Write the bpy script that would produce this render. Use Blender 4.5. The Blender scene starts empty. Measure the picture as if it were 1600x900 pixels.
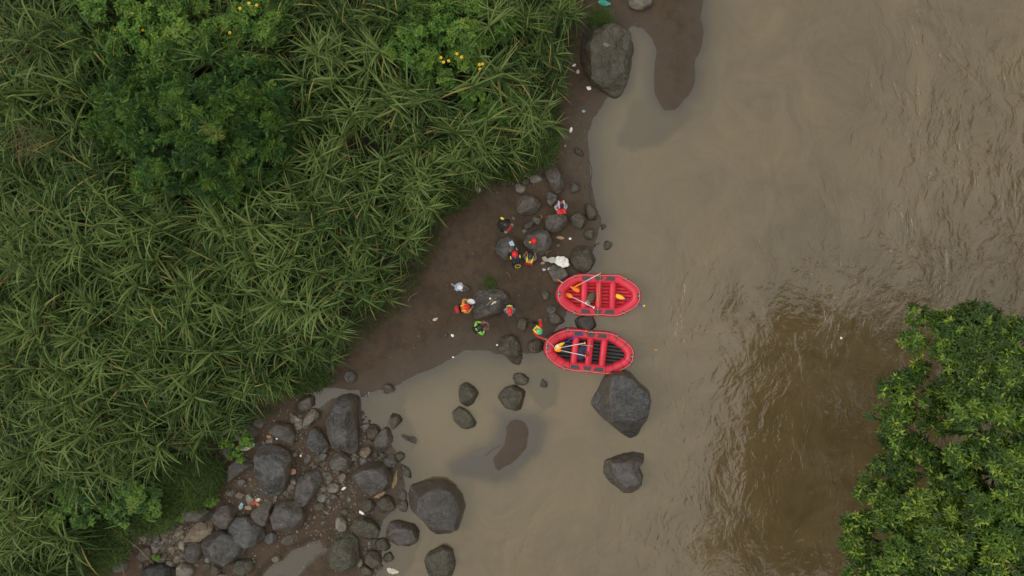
import bpy, bmesh, math, random
import numpy as np
from mathutils import Vector, Matrix

# ---------------------------------------------------------------- camera, sky, sun, exposure
SC = bpy.context.scene
COL = SC.collection
H = 36.0                      # camera height above the water, metres
PPM = 32.0                    # photograph pixels per metre at water level
cam_d = bpy.data.cameras.new('camera')
cam = bpy.data.objects.new('camera', cam_d)
COL.objects.link(cam)
cam.location = (0, 0, H)
cam.rotation_euler = (0, 0, 0)          # straight down, photo's top edge = +Y
cam_d.sensor_width = 36
cam_d.lens = 36.0 * H / 50.0
cam_d.clip_start = 0.1
cam_d.clip_end = 6000
SC.camera = cam

SUN_EL, SUN_AZ = math.radians(42), math.radians(-95)     # azimuth measured from +Y towards +X
wd = bpy.data.worlds.new('World')
SC.world = wd
wd.use_nodes = True
wn, wl = wd.node_tree.nodes, wd.node_tree.links
bg = wn['Background']
sky = wn.new('ShaderNodeTexSky')
sky.sky_type = 'NISHITA'
sky.sun_disc = False
sky.sun_elevation = SUN_EL
sky.sun_rotation = SUN_AZ
sky.air_density = 1.0
sky.dust_density = 6.0
hs = wn.new('ShaderNodeHueSaturation')
hs.inputs['Saturation'].default_value = 0.12
wl.new(sky.outputs[0], hs.inputs['Color'])
# an even overcast: brightest overhead, a third of that at the horizon, all round
geo = wn.new('ShaderNodeTexCoord')
sepz = wn.new('ShaderNodeSeparateXYZ')
wl.new(geo.outputs['Generated'], sepz.inputs[0])
oc = wn.new('ShaderNodeMapRange')
oc.inputs['From Min'].default_value = 0.0
oc.inputs['From Max'].default_value = 1.0
oc.inputs['To Min'].default_value = 0.33
oc.inputs['To Max'].default_value = 1.0
wl.new(sepz.outputs[2], oc.inputs['Value'])
cl = wn.new('ShaderNodeMix')
cl.data_type = 'RGBA'
cl.blend_type = 'MULTIPLY'
cl.inputs[0].default_value = 1.0
cl.inputs[6].default_value = (15.2, 14.5, 12.7, 1)
wl.new(oc.outputs[0], cl.inputs[7])
cm = wn.new('ShaderNodeMix')
cm.data_type = 'RGBA'
cm.inputs[0].default_value = 0.8
wl.new(hs.outputs[0], cm.inputs[6])
wl.new(cl.outputs[2], cm.inputs[7])
wl.new(cm.outputs[2], bg.inputs['Color'])
bg.inputs['Strength'].default_value = 0.10
sun_d = bpy.data.lights.new('sun', 'SUN')
sun_d.energy = 0.9
sun_d.angle = math.radians(30)
sun_d.color = (1.0, 0.97, 0.92)
sun = bpy.data.objects.new('sun', sun_d)
COL.objects.link(sun)
sdir = Vector((math.sin(SUN_AZ) * math.cos(SUN_EL), math.cos(SUN_AZ) * math.cos(SUN_EL), math.sin(SUN_EL)))
sun.rotation_euler = (-sdir).to_track_quat('-Z', 'Y').to_euler()
sun.location = sdir * 60
SC.view_settings.view_transform = 'Standard'
SC.view_settings.look = 'None'
SC.view_settings.gamma = 1
SC.view_settings.use_curve_mapping = False
SC.view_settings.exposure = 0.0
SC.cycles.max_bounces = 6
SC.cycles.transparent_max_bounces = 8

rng = np.random.default_rng(7)
random.seed(7)
PI = math.pi


def W(px, py, h=0.0):
    """photo pixel of something at height h -> world x, y"""
    k = (H - h) / H / PPM
    return (px - 800.0) * k, (450.0 - py) * k


# ---------------------------------------------------------------- object helpers
def props(o, label=None, cat=None, group=None, kind=None):
    if label: o['label'] = label
    if cat: o['category'] = cat
    if group: o['group'] = group
    if kind: o['kind'] = kind
    return o


def empty(name, loc=(0, 0, 0), rz=0.0, label=None, cat=None, group=None):
    o = bpy.data.objects.new(name, None)
    o.empty_display_size = 0.2
    COL.objects.link(o)
    o.location = loc
    o.rotation_euler = (0, 0, rz)
    return props(o, label, cat, group)


def link(name, me, mats=None, parent=None, loc=None):
    o = bpy.data.objects.new(name, me)
    COL.objects.link(o)
    if mats is not None:
        for m in (mats if isinstance(mats, (list, tuple)) else [mats]):
            me.materials.append(m)
    if parent is not None:
        o.parent = parent
    if loc is not None:
        o.location = loc
    return o


def np_mesh(name, V, F, attrs=None, smooth=True):
    """V (n,3); F (m,3) or (m,4) or a list of such arrays"""
    me = bpy.data.meshes.new(name)
    V = np.asarray(V, dtype=np.float32)
    Fs = F if isinstance(F, list) else [F]
    Fs = [np.asarray(f, dtype=np.int32) for f in Fs if len(f)]
    me.vertices.add(len(V))
    me.vertices.foreach_set('co', V.ravel())
    loops = np.concatenate([f.ravel() for f in Fs])
    tot = np.concatenate([np.full(len(f), f.shape[1], dtype=np.int32) for f in Fs])
    st = np.concatenate([[0], np.cumsum(tot)[:-1]]).astype(np.int32)
    me.loops.add(len(loops))
    me.loops.foreach_set('vertex_index', loops)
    me.polygons.add(len(tot))
    me.polygons.foreach_set('loop_start', st)
    me.polygons.foreach_set('loop_total', tot)
    me.polygons.foreach_set('use_smooth', np.full(len(tot), smooth, dtype=bool))
    for k, a in (attrs or {}).items():
        at = me.attributes.new(k, 'FLOAT', 'POINT')
        at.data.foreach_set('value', np.asarray(a, dtype=np.float32).ravel())
    me.update(calc_edges=True)
    return me


class MB:
    """collects pieces into one mesh"""
    def __init__(self):
        self.v, self.q, self.t, self.n = [], [], [], 0

    def add(self, V, F):
        V = np.asarray(V, float)
        for f in F:
            (self.q if len(f) == 4 else self.t).append([i + self.n for i in f])
        self.v.append(V)
        self.n += len(V)
        return self

    def grid(self, G, close_u=False, close_v=False):
        G = np.asarray(G, float)
        a, b = G.shape[:2]
        F = []
        for i in range(a if close_u else a - 1):
            for j in range(b if close_v else b - 1):
                i2, j2 = (i + 1) % a, (j + 1) % b
                F.append((i * b + j, i2 * b + j, i2 * b + j2, i * b + j2))
        return self.add(G.reshape(-1, 3), F)

    def tube(self, P, r, n=8, closed=False, caps=True):
        P = np.asarray(P, float)
        m = len(P)
        r = np.full(m, r) if np.isscalar(r) else np.asarray(r, float)
        T = np.zeros_like(P)
        for i in range(m):
            a = P[(i - 1) % m] if (closed or i > 0) else P[i]
            b = P[(i + 1) % m] if (closed or i < m - 1) else P[i]
            T[i] = (b - a) / max(1e-9, np.linalg.norm(b - a))
        up = np.array([0, 0, 1.0])
        G = np.zeros((m, n, 3))
        for i in range(m):
            u = up - T[i] * up.dot(T[i])
            if np.linalg.norm(u) < 0.2:
                u = np.array([1.0, 0, 0]) - T[i] * T[i][0]
            u /= np.linalg.norm(u)
            w = np.cross(T[i], u)
            a = np.arange(n) * 2 * PI / n
            G[i] = P[i] + r[i] * (np.cos(a)[:, None] * w + np.sin(a)[:, None] * u)
        base = self.n
        self.grid(G, close_u=closed, close_v=True)
        if caps and not closed:
            for k, idx in ((0, 0), (m - 1, (m - 1) * n)):
                c = self.n
                self.v.append(P[k][None]); self.n += 1
                for j in range(n):
                    f = [base + idx + j, base + idx + (j + 1) % n, c]
                    self.t.append(f if k else f[::-1])
        return self

    def box(self, c, s, M=None):
        x, y, z = [q / 2 for q in s]
        V = np.array([[-x, -y, -z], [x, -y, -z], [x, y, -z], [-x, y, -z], [-x, -y, z], [x, -y, z], [x, y, z], [-x, y, z]])
        if M is not None:
            V = V @ np.array(M).T
        return self.add(V + np.array(c), [(0, 3, 2, 1), (4, 5, 6, 7), (0, 1, 5, 4), (1, 2, 6, 5), (2, 3, 7, 6), (3, 0, 4, 7)])

    def ball(self, c, r, nu=10, nv=6, top=None):
        r = np.array([r, r, r] if np.isscalar(r) else r, float)
        ph = np.linspace(-PI / 2 if top is None else top, PI / 2 - 1e-3, nv + 1)
        a = np.arange(nu) * 2 * PI / nu
        G = np.stack([np.cos(ph)[:, None] * np.cos(a), np.cos(ph)[:, None] * np.sin(a), np.repeat(np.sin(ph)[:, None], nu, 1)], -1)
        return self.grid(G * r + np.array(c), close_v=True)

    def mesh(self, name, smooth=True):
        V = np.concatenate(self.v)
        Fs = []
        if self.q: Fs.append(np.array(self.q))
        if self.t: Fs.append(np.array(self.t))
        return np_mesh(name, V, Fs, smooth=smooth)

    def build(self, name, mat, parent=None, loc=None, smooth=True):
        return link(name, self.mesh(name, smooth), mat, parent, loc)


# ---------------------------------------------------------------- noise
_LAT = np.random.default_rng(11).random((32, 32, 32))


def vnoise(p):
    p = np.asarray(p, float)
    i = np.floor(p).astype(int)
    f = p - i
    f = f * f * (3 - 2 * f)
    out = 0
    for dx in (0, 1):
        for dy in (0, 1):
            for dz in (0, 1):
                w = (f[..., 0] if dx else 1 - f[..., 0]) * (f[..., 1] if dy else 1 - f[..., 1]) * (f[..., 2] if dz else 1 - f[..., 2])
                out = out + w * _LAT[(i[..., 0] + dx) % 32, (i[..., 1] + dy) % 32, (i[..., 2] + dz) % 32]
    return out


def fbm(p, o=3):
    s, a = 0, 0.5
    p = np.asarray(p, float)
    for k in range(o):
        s = s + a * (vnoise(p * 2 ** k + 5.3 * k) - 0.5)
        a *= 0.5
    return s


# ---------------------------------------------------------------- materials
class NT:
    def __init__(self, name):
        self.m = bpy.data.materials.new(name)
        self.m.use_nodes = True
        self.t = self.m.node_tree
        self.N, self.L = self.t.nodes, self.t.links
        self.N.clear()
        self.out = self.N.new('ShaderNodeOutputMaterial')

    def n(self, typ, ins=None, **kw):
        nd = self.N.new(typ)
        for k, v in kw.items():
            setattr(nd, k, v)
        for k, v in (ins or {}).items():
            if isinstance(v, bpy.types.NodeSocket):
                self.L.new(v, nd.inputs[k])
            else:
                nd.inputs[k].default_value = v
        return nd

    def noise(self, vec, scale, detail=3, rough=0.55, dist=0.0):
        return self.n('ShaderNodeTexNoise', {'Vector': vec, 'Scale': scale, 'Detail': detail, 'Roughness': rough, 'Distortion': dist}).outputs['Fac']

    def ramp(self, fac, stops, interp='LINEAR'):
        nd = self.n('ShaderNodeValToRGB', {'Fac': fac})
        cr = nd.color_ramp
        cr.interpolation = interp
        while len(cr.elements) < len(stops):
            cr.elements.new(0.5)
        for e, (p, c) in zip(cr.elements, stops):
            e.position = p
            e.color = tuple(c) + (1,) if len(c) == 3 else c
        return nd.outputs['Color']

    def mix(self, fac, a, b, blend='MIX'):
        nd = self.n('ShaderNodeMix', data_type='RGBA', blend_type=blend)
        for k, v in ((0, fac), (6, a), (7, b)):
            if isinstance(v, bpy.types.NodeSocket):
                self.L.new(v, nd.inputs[k])
            else:
                nd.inputs[k].default_value = (tuple(v) + (1,)) if isinstance(v, tuple) and len(v) == 3 else v
        return nd.outputs[2]

    def math(self, op, a, b=0.0, clamp=False):
        nd = self.n('ShaderNodeMath', operation=op, use_clamp=clamp)
        for k, v in ((0, a), (1, b)):
            if isinstance(v, bpy.types.NodeSocket):
                self.L.new(v, nd.inputs[k])
            else:
                nd.inputs[k].default_value = v
        return nd.outputs[0]

    def mapr(self, v, a, b, c=0.0, d=1.0):
        nd = self.n('ShaderNodeMapRange', {'Value': v, 'From Min': a, 'From Max': b, 'To Min': c, 'To Max': d}, clamp=True)
        return nd.outputs[0]

    def attr(self, name):
        return self.n('ShaderNodeAttribute', attribute_name=name).outputs['Fac']

    def pos(self):
        return self.n('ShaderNodeNewGeometry').outputs['Position']

    def obj(self):
        return self.n('ShaderNodeTexCoord').outputs['Object']

    def rand(self):
        return self.n('ShaderNodeObjectInfo').outputs['Random']

    def sep(self, v):
        return self.n('ShaderNodeSeparateXYZ', {'Vector': v}).outputs

    def bump(self, h, strength, dist, normal=None):
        ins = {'Height': h, 'Strength': strength, 'Distance': dist}
        if normal is not None: ins['Normal'] = normal
        return self.n('ShaderNodeBump', ins).outputs['Normal']

    def pbsdf(self, col, rough, normal=None, spec=0.5, **kw):
        ins = {'Base Color': (tuple(col) + (1,)) if isinstance(col, tuple) and len(col) == 3 else col, 'Roughness': rough, 'Specular IOR Level': spec}
        if normal is not None: ins['Normal'] = normal
        return self.n('ShaderNodeBsdfPrincipled', ins).outputs[0]

    def done(self, shader):
        self.L.new(shader, self.out.inputs['Surface'])
        return self.m


def simple(name, col, rough=0.6, var=0.18, scale=9.0, bump=0.15, bd=0.01, spec=0.4):
    t = NT(name)
    o = t.obj()
    f = t.noise(o, scale, 4)
    c = t.mix(f, tuple(x * (1 - var) for x in col), tuple(min(1, x * (1 + var)) for x in col))
    nm = t.bump(t.noise(o, scale * 3, 3), bump, bd)
    return t.done(t.pbsdf(c, rough, nm, spec))


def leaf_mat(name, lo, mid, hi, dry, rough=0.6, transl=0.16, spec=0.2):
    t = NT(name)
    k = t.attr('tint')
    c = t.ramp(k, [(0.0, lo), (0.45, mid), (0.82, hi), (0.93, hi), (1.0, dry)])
    c = t.mix(t.mapr(t.noise(t.pos(), 0.5, 3), 0.35, 0.65, 0.0, 1.0), c, t.mix(0.16, c, (0.09, 0.11, 0.035)), 'MIX')
    p = t.pbsdf(c, rough, None, spec)
    tr = t.n('ShaderNodeBsdfTranslucent', {'Color': c}).outputs[0]
    return t.done(t.n('ShaderNodeMixShader', {0: transl, 1: p, 2: tr}).outputs[0])


def rock_mat(name, dark, light, silt, siltamt=0.5, moss=None, gloss=0.42, relief=0.095):
    t = NT(name)
    o = t.obj()
    r = t.rand()
    off = t.n('ShaderNodeCombineXYZ', {0: t.math('MULTIPLY', r, 37.0), 1: t.math('MULTIPLY', r, 91.0), 2: 0.0}).outputs[0]
    v = t.n('ShaderNodeVectorMath', {0: o, 1: off}, operation='ADD').outputs[0]
    big = t.noise(v, 1.3, 6, 0.62, 0.4)
    fine = t.noise(v, 14, 6, 0.7)
    c = t.mix(t.mapr(big, 0.40, 0.60), dark, light)
    mid = t.noise(v, 4.2, 5, 0.7, 0.5)
    c = t.mix(t.mapr(mid, 0.44, 0.62, 0.0, 0.5), c, tuple(x * 0.55 for x in dark))
    c = t.mix(t.mapr(mid, 0.46, 0.36, 0.0, 0.55), c, tuple(x * 1.25 for x in light))
    c = t.mix(t.mapr(fine, 0.35, 0.7, 0.0, 0.55), c, tuple(x * 0.45 for x in dark))
    # pale mineral flecks and streaks
    st = t.n('ShaderNodeMapping', {'Vector': v, 'Scale': (1.2, 4.5, 2.0), 'Rotation': (0.3, 0.5, 0.9)}).outputs[0]
    c = t.mix(t.mapr(t.noise(st, 2.2, 5, 0.65), 0.56, 0.76, 0.0, 0.55), c, tuple(min(1, x * 1.9) for x in light))
    c = t.mix(t.mapr(t.noise(v, 55, 2), 0.66, 0.74, 0.0, 0.25), c, tuple(min(1, x * 2.2) for x in light))
    # dried silt left on the lower flanks
    nz = t.sep(t.n('ShaderNodeNewGeometry').outputs['Normal'])[2]
    z = t.sep(t.pos())[2]
    side = t.mapr(t.math('ADD', nz, t.math('MULTIPLY', t.math('SUBTRACT', t.noise(v, 2.6, 5), 0.5), 1.3)), 0.75, 0.30, 0.0, siltamt)
    c = t.mix(side, c, silt)
    if moss:
        c = t.mix(t.mapr(t.noise(v, 3.2, 5, 0.7), 0.48, 0.66, 0.0, 0.75), c, moss)
    c = t.mix(t.mapr(r, 0.35, 1, 0.0, 0.38), c, (0.080, 0.064, 0.048), 'MIX')
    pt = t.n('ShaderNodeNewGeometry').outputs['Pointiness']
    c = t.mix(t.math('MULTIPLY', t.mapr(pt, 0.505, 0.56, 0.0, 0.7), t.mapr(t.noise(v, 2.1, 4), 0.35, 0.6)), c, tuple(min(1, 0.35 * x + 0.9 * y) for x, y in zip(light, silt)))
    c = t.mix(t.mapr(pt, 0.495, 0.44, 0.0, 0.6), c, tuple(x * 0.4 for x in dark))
    # wet band just above the water
    zz = t.math('ADD', z, t.math('MULTIPLY', t.math('SUBTRACT', t.noise(v, 4, 3), 0.5), 0.16))
    wet = t.mapr(zz, 0.05, 0.22, 1.0, 0.0)
    c = t.mix(t.math('MULTIPLY', wet, 0.6), c, (0.018, 0.016, 0.009))
    h = t.math('ADD', t.math('MULTIPLY', t.noise(v, 5, 8, 0.68, 0.6), 1.0), t.math('MULTIPLY', fine, 0.35))
    vo = t.n('ShaderNodeTexVoronoi', {'Vector': t.n('ShaderNodeMix', {0: 0.12, 4: v, 5: t.n('ShaderNodeTexNoise', {'Vector': v, 'Scale': 2.0}).outputs['Color']}, data_type='VECTOR').outputs[1], 'Scale': 1.4}, feature='DISTANCE_TO_EDGE').outputs['Distance']
    crack = t.mapr(vo, 0.0, 0.035, 0.0, 1.0)
    h = t.math('ADD', h, t.math('MULTIPLY', crack, 0.22))
    h = t.math('ADD', h, t.math('MULTIPLY', mid, 0.5))
    nm = t.bump(h, 1.0, relief)
    rough = t.mapr(wet, 0, 1, gloss, 0.20)
    rough = t.math('ADD', rough, t.math('MULTIPLY', t.math('SUBTRACT', big, 0.5), 0.5))
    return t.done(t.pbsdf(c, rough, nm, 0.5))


M = {}
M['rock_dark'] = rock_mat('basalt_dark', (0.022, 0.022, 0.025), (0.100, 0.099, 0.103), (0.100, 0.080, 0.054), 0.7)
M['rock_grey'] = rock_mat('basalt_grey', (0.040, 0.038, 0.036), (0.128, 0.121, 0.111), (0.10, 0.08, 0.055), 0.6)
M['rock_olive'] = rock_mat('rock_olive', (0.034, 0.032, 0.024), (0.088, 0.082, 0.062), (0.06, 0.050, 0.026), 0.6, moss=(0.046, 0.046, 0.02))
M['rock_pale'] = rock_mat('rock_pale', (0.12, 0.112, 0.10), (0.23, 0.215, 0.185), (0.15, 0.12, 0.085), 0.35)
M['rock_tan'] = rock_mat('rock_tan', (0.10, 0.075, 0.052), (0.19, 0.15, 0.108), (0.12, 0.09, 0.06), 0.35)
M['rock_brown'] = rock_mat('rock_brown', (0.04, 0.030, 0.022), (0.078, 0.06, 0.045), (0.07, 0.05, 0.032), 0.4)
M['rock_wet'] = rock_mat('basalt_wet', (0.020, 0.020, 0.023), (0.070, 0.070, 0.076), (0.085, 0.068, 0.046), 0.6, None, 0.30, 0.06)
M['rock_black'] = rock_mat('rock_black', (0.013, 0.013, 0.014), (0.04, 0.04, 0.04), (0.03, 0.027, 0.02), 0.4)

# ---------------------------------------------------------------- ground and water
def sdf(PX, PY, poly):
    """signed distance in pixels, positive inside"""
    P = np.array(poly, float)
    Q = np.roll(P, -1, 0)
    d = np.full(PX.shape, 1e18)
    ins = np.zeros(PX.shape, bool)
    for (x0, y0), (x1, y1) in zip(P, Q):
        ex, ey = x1 - x0, y1 - y0
        l2 = ex * ex + ey * ey
        if l2 == 0: continue
        t = np.clip(((PX - x0) * ex + (PY - y0) * ey) / l2, 0, 1)
        d = np.minimum(d, (PX - x0 - t * ex) ** 2 + (PY - y0 - t * ey) ** 2)
        if y0 != y1:
            c = (y0 > PY) != (y1 > PY)
            ins ^= c & (PX < (x1 - x0) * (PY - y0) / (y1 - y0) + x0)
    d = np.sqrt(d)
    return np.where(ins, d, -d)


SHORE = [(1096, -20000), (1098, -120), (1098, 0), (1100, 40), (1093, 90), (1083, 125), (1077, 150), (1060, 170), (1040, 170), (1025, 148), (1023, 115), (1027, 82), (1018, 57),
         (1002, 42), (985, 42), (975, 100), (966, 140), (945, 152), (928, 185), (917, 215), (920, 250), (925, 285), (932, 312),
         (938, 345), (930, 380), (924, 412), (912, 440), (893, 470), (884, 500), (868, 525), (846, 545), (822, 556), (800, 553),
         (785, 556), (760, 549), (730, 551), (700, 561), (670, 578), (640, 591), (610, 604), (580, 614), (562, 630), (566, 660), (590, 672),
         (606, 690), (625, 715), (632, 745), (632, 770), (618, 800), (600, 812), (592, 850), (590, 890), (585, 960), (600, 1200), (560, 20000), (-20000, 20000), (-20000, -20000)]
RIGHT = [(1800, -20000), (1790, -200), (1770, 300), (1720, 700), (1750, 1200), (1790, 20000), (20000, 20000), (20000, -20000)]
BAR = [(784, 650), (803, 642), (828, 645), (840, 668), (830, 704), (806, 738), (782, 754), (762, 742), (756, 716), (772, 688)]
BAR2 = [(768, 640), (845, 636), (862, 656), (845, 706), (806, 756), (772, 764), (704, 744), (695, 718), (730, 702), (764, 682), (775, 655)]
SHALLOW = [(985, 140), (1060, 140), (1110, 60), (1125, 60), (1100, 190), (1040, 240), (985, 250), (945, 235), (950, 200)]
SHAL2 = [(545, 610), (650, 600), (640, 640), (665, 690), (650, 720), (610, 720)]
SHAL3 = [(590, 800), (660, 815), (665, 850), (640, 905), (560, 905)]
SHAL4 = [(840, 560), (880, 575), (880, 640), (845, 650), (800, 590)]
PUDDLE = [(398, 905), (420, 882), (448, 863), (478, 847), (502, 840), (510, 856), (494, 872), (474, 892), (462, 905)]
PUDDLE2 = [(470, 640), (490, 610), (520, 605), (560, 612), (560, 622), (520, 625), (500, 645)]
VEG = [(905, -300), (903, 0), (888, 60), (868, 130), (870, 190), (846, 245), (770, 285), (700, 325), (678, 380), (655, 430), (615, 480),
       (565, 520), (530, 560), (480, 592), (420, 640), (360, 678), (330, 735), (295, 785), (225, 818), (190, 850), (165, 900), (120, 1000), (60, 1300), (-20000, 1600), (-20000, -20000), (905, -20000)]

coarse = [0.6, 1.6, 3, 6, 12, 22, 40, 75, 140, 260, 520, 1000, 2000]
fx = np.arange(-27, 28.01, 0.13)
fy = np.arange(-16, 16.01, 0.13)
XS = np.concatenate([[fx[0] - c for c in coarse[::-1]], fx, [fx[-1] + c for c in coarse]])
YS = np.concatenate([[fy[0] - c for c in coarse[::-1]], fy, [fy[-1] + c for c in coarse]])
GX, GY = np.meshgrid(XS, YS)
PXg, PYg = GX * PPM + 800, 450 - GY * PPM
# wobble the traced outlines a little so that no edge is ruler straight
wob = np.stack([GX * 0.9, GY * 0.9, np.zeros_like(GX)], -1)
PXw = PXg + 16 * fbm(wob, 3)
PYw = PYg + 16 * fbm(wob + 40, 3)


def smooth(a, lo, hi):
    t = np.clip((a - lo) / (hi - lo), 0, 1)
    return t * t * (3 - 2 * t)


d_shore = sdf(PXw, PYw, SHORE) / PPM
d_right = sdf(PXw, PYw, RIGHT) / PPM
d_veg = sdf(PXw, PYw, VEG) / PPM
z = np.where(d_shore > 0, 0.075 * np.minimum(d_shore, 3) + 0.03 * np.clip(d_shore - 3, 0, 4), np.maximum(0.17 * d_shore, -1.6))
z = z + np.clip(d_veg, 0, 25) * 0.11 + np.clip(d_veg - 25, 0, 500) * 0.05
z = np.where(d_right > 0, 0.3 * np.minimum(d_right, 8) + 0.05 * np.clip(d_right - 8, 0, 500), z)
z = np.where((d_shore <= 0) & (d_right <= 0) & (d_right > -6), np.minimum(0, np.maximum(z, -1.6)), z)


def bar(poly, top, soft, base=-0.3):
    d = sdf(PXw, PYw, poly) / PPM
    return base + (top - base) * smooth(d, -soft, soft * 0.6)


for poly, top, soft in ((BAR, 0.028, 1.1), (BAR2, -0.014, 0.9), (SHALLOW, -0.075, 1.1), (SHAL2, -0.07, 0.7), (SHAL3, -0.09, 0.5), (SHAL4, -0.09, 0.6)):
    z = np.where(d_shore < 0.05, np.maximum(z, bar(poly, top, soft, -1.7 if top < -0.05 else -0.5)), z)
for poly in (PUDDLE, PUDDLE2):
    dp = sdf(PXw, PYw, poly) / PPM
    z = z * (1 - smooth(dp, -0.35, 0.15)) + (-0.022) * smooth(dp, -0.5, 0.35)
nn = np.stack([GX, GY, np.zeros_like(GX)], -1)
land = smooth(z, 0.0, 0.12)
z = z + fbm(nn * 1.1, 3) * 0.10 * land + fbm(nn * 3.7 + 9, 2) * 0.03 * (0.15 + land)
z = z + fbm(nn * 0.35 + 3, 3) * 0.5 * smooth(d_veg, 0.5, 4)
far = np.maximum(np.abs(GX) - 30, 0) + np.maximum(np.abs(GY) - 18, 0)
ZG = z
nx, ny = len(XS), len(YS)


def ground_z(x, y):
    x, y = np.asarray(x, float), np.asarray(y, float)
    u = np.interp(x, XS, np.arange(nx)); v = np.interp(y, YS, np.arange(ny))
    i = np.clip(u.astype(int), 0, nx - 2); j = np.clip(v.astype(int), 0, ny - 2)
    f, g = u - i, v - j
    return ZG[j, i] * (1 - f) * (1 - g) + ZG[j, i + 1] * f * (1 - g) + ZG[j + 1, i] * (1 - f) * g + ZG[j + 1, i + 1] * f * g


def veg_d(x, y):
    x, y = np.asarray(x, float), np.asarray(y, float)
    return sdf(x * PPM + 800, 450 - y * PPM, VEG) / PPM


idx = np.arange(nx * ny).reshape(ny, nx)
QUADS = np.stack([idx[:-1, :-1], idx[:-1, 1:], idx[1:, 1:], idx[1:, :-1]], -1).reshape(-1, 4)

t = NT('mud_and_sand')
p = t.pos()
zz = t.sep(p)[2]
c = t.mix(t.mapr(t.noise(p, 0.45, 5, 0.6, 0.5), 0.35, 0.65), (0.048, 0.0275, 0.0145), (0.058, 0.038, 0.0235))
c = t.mix(t.mapr(t.noise(p, 2.4, 5, 0.65), 0.45, 0.66, 0, 0.75), c, (0.025, 0.016, 0.011))
c = t.mix(t.mapr(t.noise(p, 22, 4, 0.7), 0.5, 0.75, 0, 0.5), c, (0.062, 0.046, 0.034))
c = t.mix(t.mapr(t.noise(p, 70, 2, 0.6), 0.66, 0.74, 0, 0.6), c, (0.15, 0.125, 0.10))
# damp silt close to the waterline is greyer and shinier
damp = t.mapr(t.math('ADD', zz, t.math('MULTIPLY', t.math('SUBTRACT', t.noise(p, 1.6, 4), 0.5), 0.10)), 0.0, 0.12, 1.0, 0.0)
c = t.mix(t.math('MULTIPLY', damp, 0.75), c, (0.053, 0.039, 0.028))
c = t.mix(t.mapr(t.attr('soil'), 0, 1, 0, 0.8), c, (0.028, 0.021, 0.014))
foot = t.n('ShaderNodeTexVoronoi', {'Vector': p, 'Scale': 3.2, 'Randomness': 1.0}, feature='SMOOTH_F1').outputs['Distance']
h = t.math('ADD', t.math('MULTIPLY', t.noise(p, 9, 7, 0.66), 0.6), t.math('MULTIPLY', t.mapr(foot, 0.1, 0.35), 0.25))
nm = t.bump(h, t.mapr(damp, 0, 1, 0.65, 0.12), 0.06)
M['mud'] = t.done(t.pbsdf(c, t.mapr(damp, 0, 1, 0.7, 0.34), nm, 0.3))

ground = link('ground', np_mesh('ground', np.stack([GX, GY, ZG], -1).reshape(-1, 3), QUADS, {'soil': smooth(d_veg, -0.2, 0.8)}), M['mud'])
props(ground, 'brown mud and silt river bank with a sand spit', 'ground', kind='structure')

depth = np.clip(-ZG, 0, 5)
murk = 1 - np.exp(-depth / 0.105)


def blob(cx, cy, rx, ry):
    return np.exp(-(((PXg - cx) / rx) ** 2 + ((PYg - cy) / ry) ** 2))


chop = 0.22 + 0.15 * smooth(PXg, 950, 1250) + 1.15 * blob(1560, 180, 210, 330) + 0.4 * blob(1400, 400, 150, 120) + 0.45 * blob(1130, 520, 110, 150) + 0.5 * blob(1300, 470, 190, 70) + 0.55 * blob(1560, 420, 160, 150) + 0.38 * blob(1150, 800, 170, 170) \
    + 0.35 * blob(1080, 480, 110, 120) + 0.2 * blob(1250, 650, 150, 200) + 0.6 * blob(850, 850, 150, 70) + 0.35 * blob(1400, 150, 160, 120)
chop = np.clip(0.55 * chop * (0.75 + 1.0 * (fbm(nn * 0.5 + 77, 3) + 0.3)), 0.03, 1.3)
chop *= np.clip(1 - 0.9 * smooth(d_shore, -4.5, -0.5), 0.06, 1)
silt = np.clip(blob(690, 650, 140, 110) + blob(985, 130, 50, 110) + 0.55 * blob(930, 300, 160, 220) + 0.3 * blob(850, 740, 180, 120), 0, 1)
t = NT('river_water')
p = t.pos()
ch = t.attr('chop')
warp = t.n('ShaderNodeTexNoise', {'Vector': p, 'Scale': 0.16, 'Detail': 2.0}).outputs['Color']
wv = t.n('ShaderNodeVectorMath', {0: p, 1: t.n('ShaderNodeVectorMath', {0: warp, 'Scale': 4.2}, operation='SCALE').outputs[0]}, operation='ADD').outputs[0]
long_ = t.n('ShaderNodeMapping', {'Vector': wv, 'Scale': (1.0, 0.62, 1.0), 'Rotation': (0, 0, 0.45)}).outputs[0]
w1 = t.noise(long_, 0.62, 3, 0.5, 0.3)
w2 = t.noise(long_, 1.9, 4, 0.55, 0.35)
w3 = t.noise(wv, 5.2, 3, 0.55, 0.2)
ridge = t.math('SUBTRACT', 1.0, t.math('MULTIPLY', t.math('ABSOLUTE', t.math('SUBTRACT', w2, 0.5)), 3.2), True)
ridge = t.math('POWER', ridge, 3.0)
hh = t.math('ADD', t.math('MULTIPLY', w1, 0.75), t.math('ADD', t.math('MULTIPLY', w2, 0.30), t.math('ADD', t.math('MULTIPLY', w3, 0.08), t.math('MULTIPLY', ridge, 0.035))))
hh = t.math('MULTIPLY', hh, ch)
nm = t.bump(hh, 1.0, 0.42)
body_c = t.mix(t.mapr(t.noise(wv, 0.28, 6, 0.68, 1.2), 0.32, 0.68), (0.078, 0.056, 0.024), (0.124, 0.091, 0.045))
body_c = t.mix(t.math('MULTIPLY', t.attr('silt'), 0.8), body_c, (0.112, 0.088, 0.046))
body = t.n('ShaderNodeBsdfDiffuse', {'Color': body_c, 'Normal': nm}).outputs[0]
tr = t.n('ShaderNodeBsdfTransparent', {'Color': (0.97, 0.96, 0.94, 1)}).outputs[0]
under = t.n('ShaderNodeMixShader', {0: t.attr('murk'), 1: tr, 2: body}).outputs[0]
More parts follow.
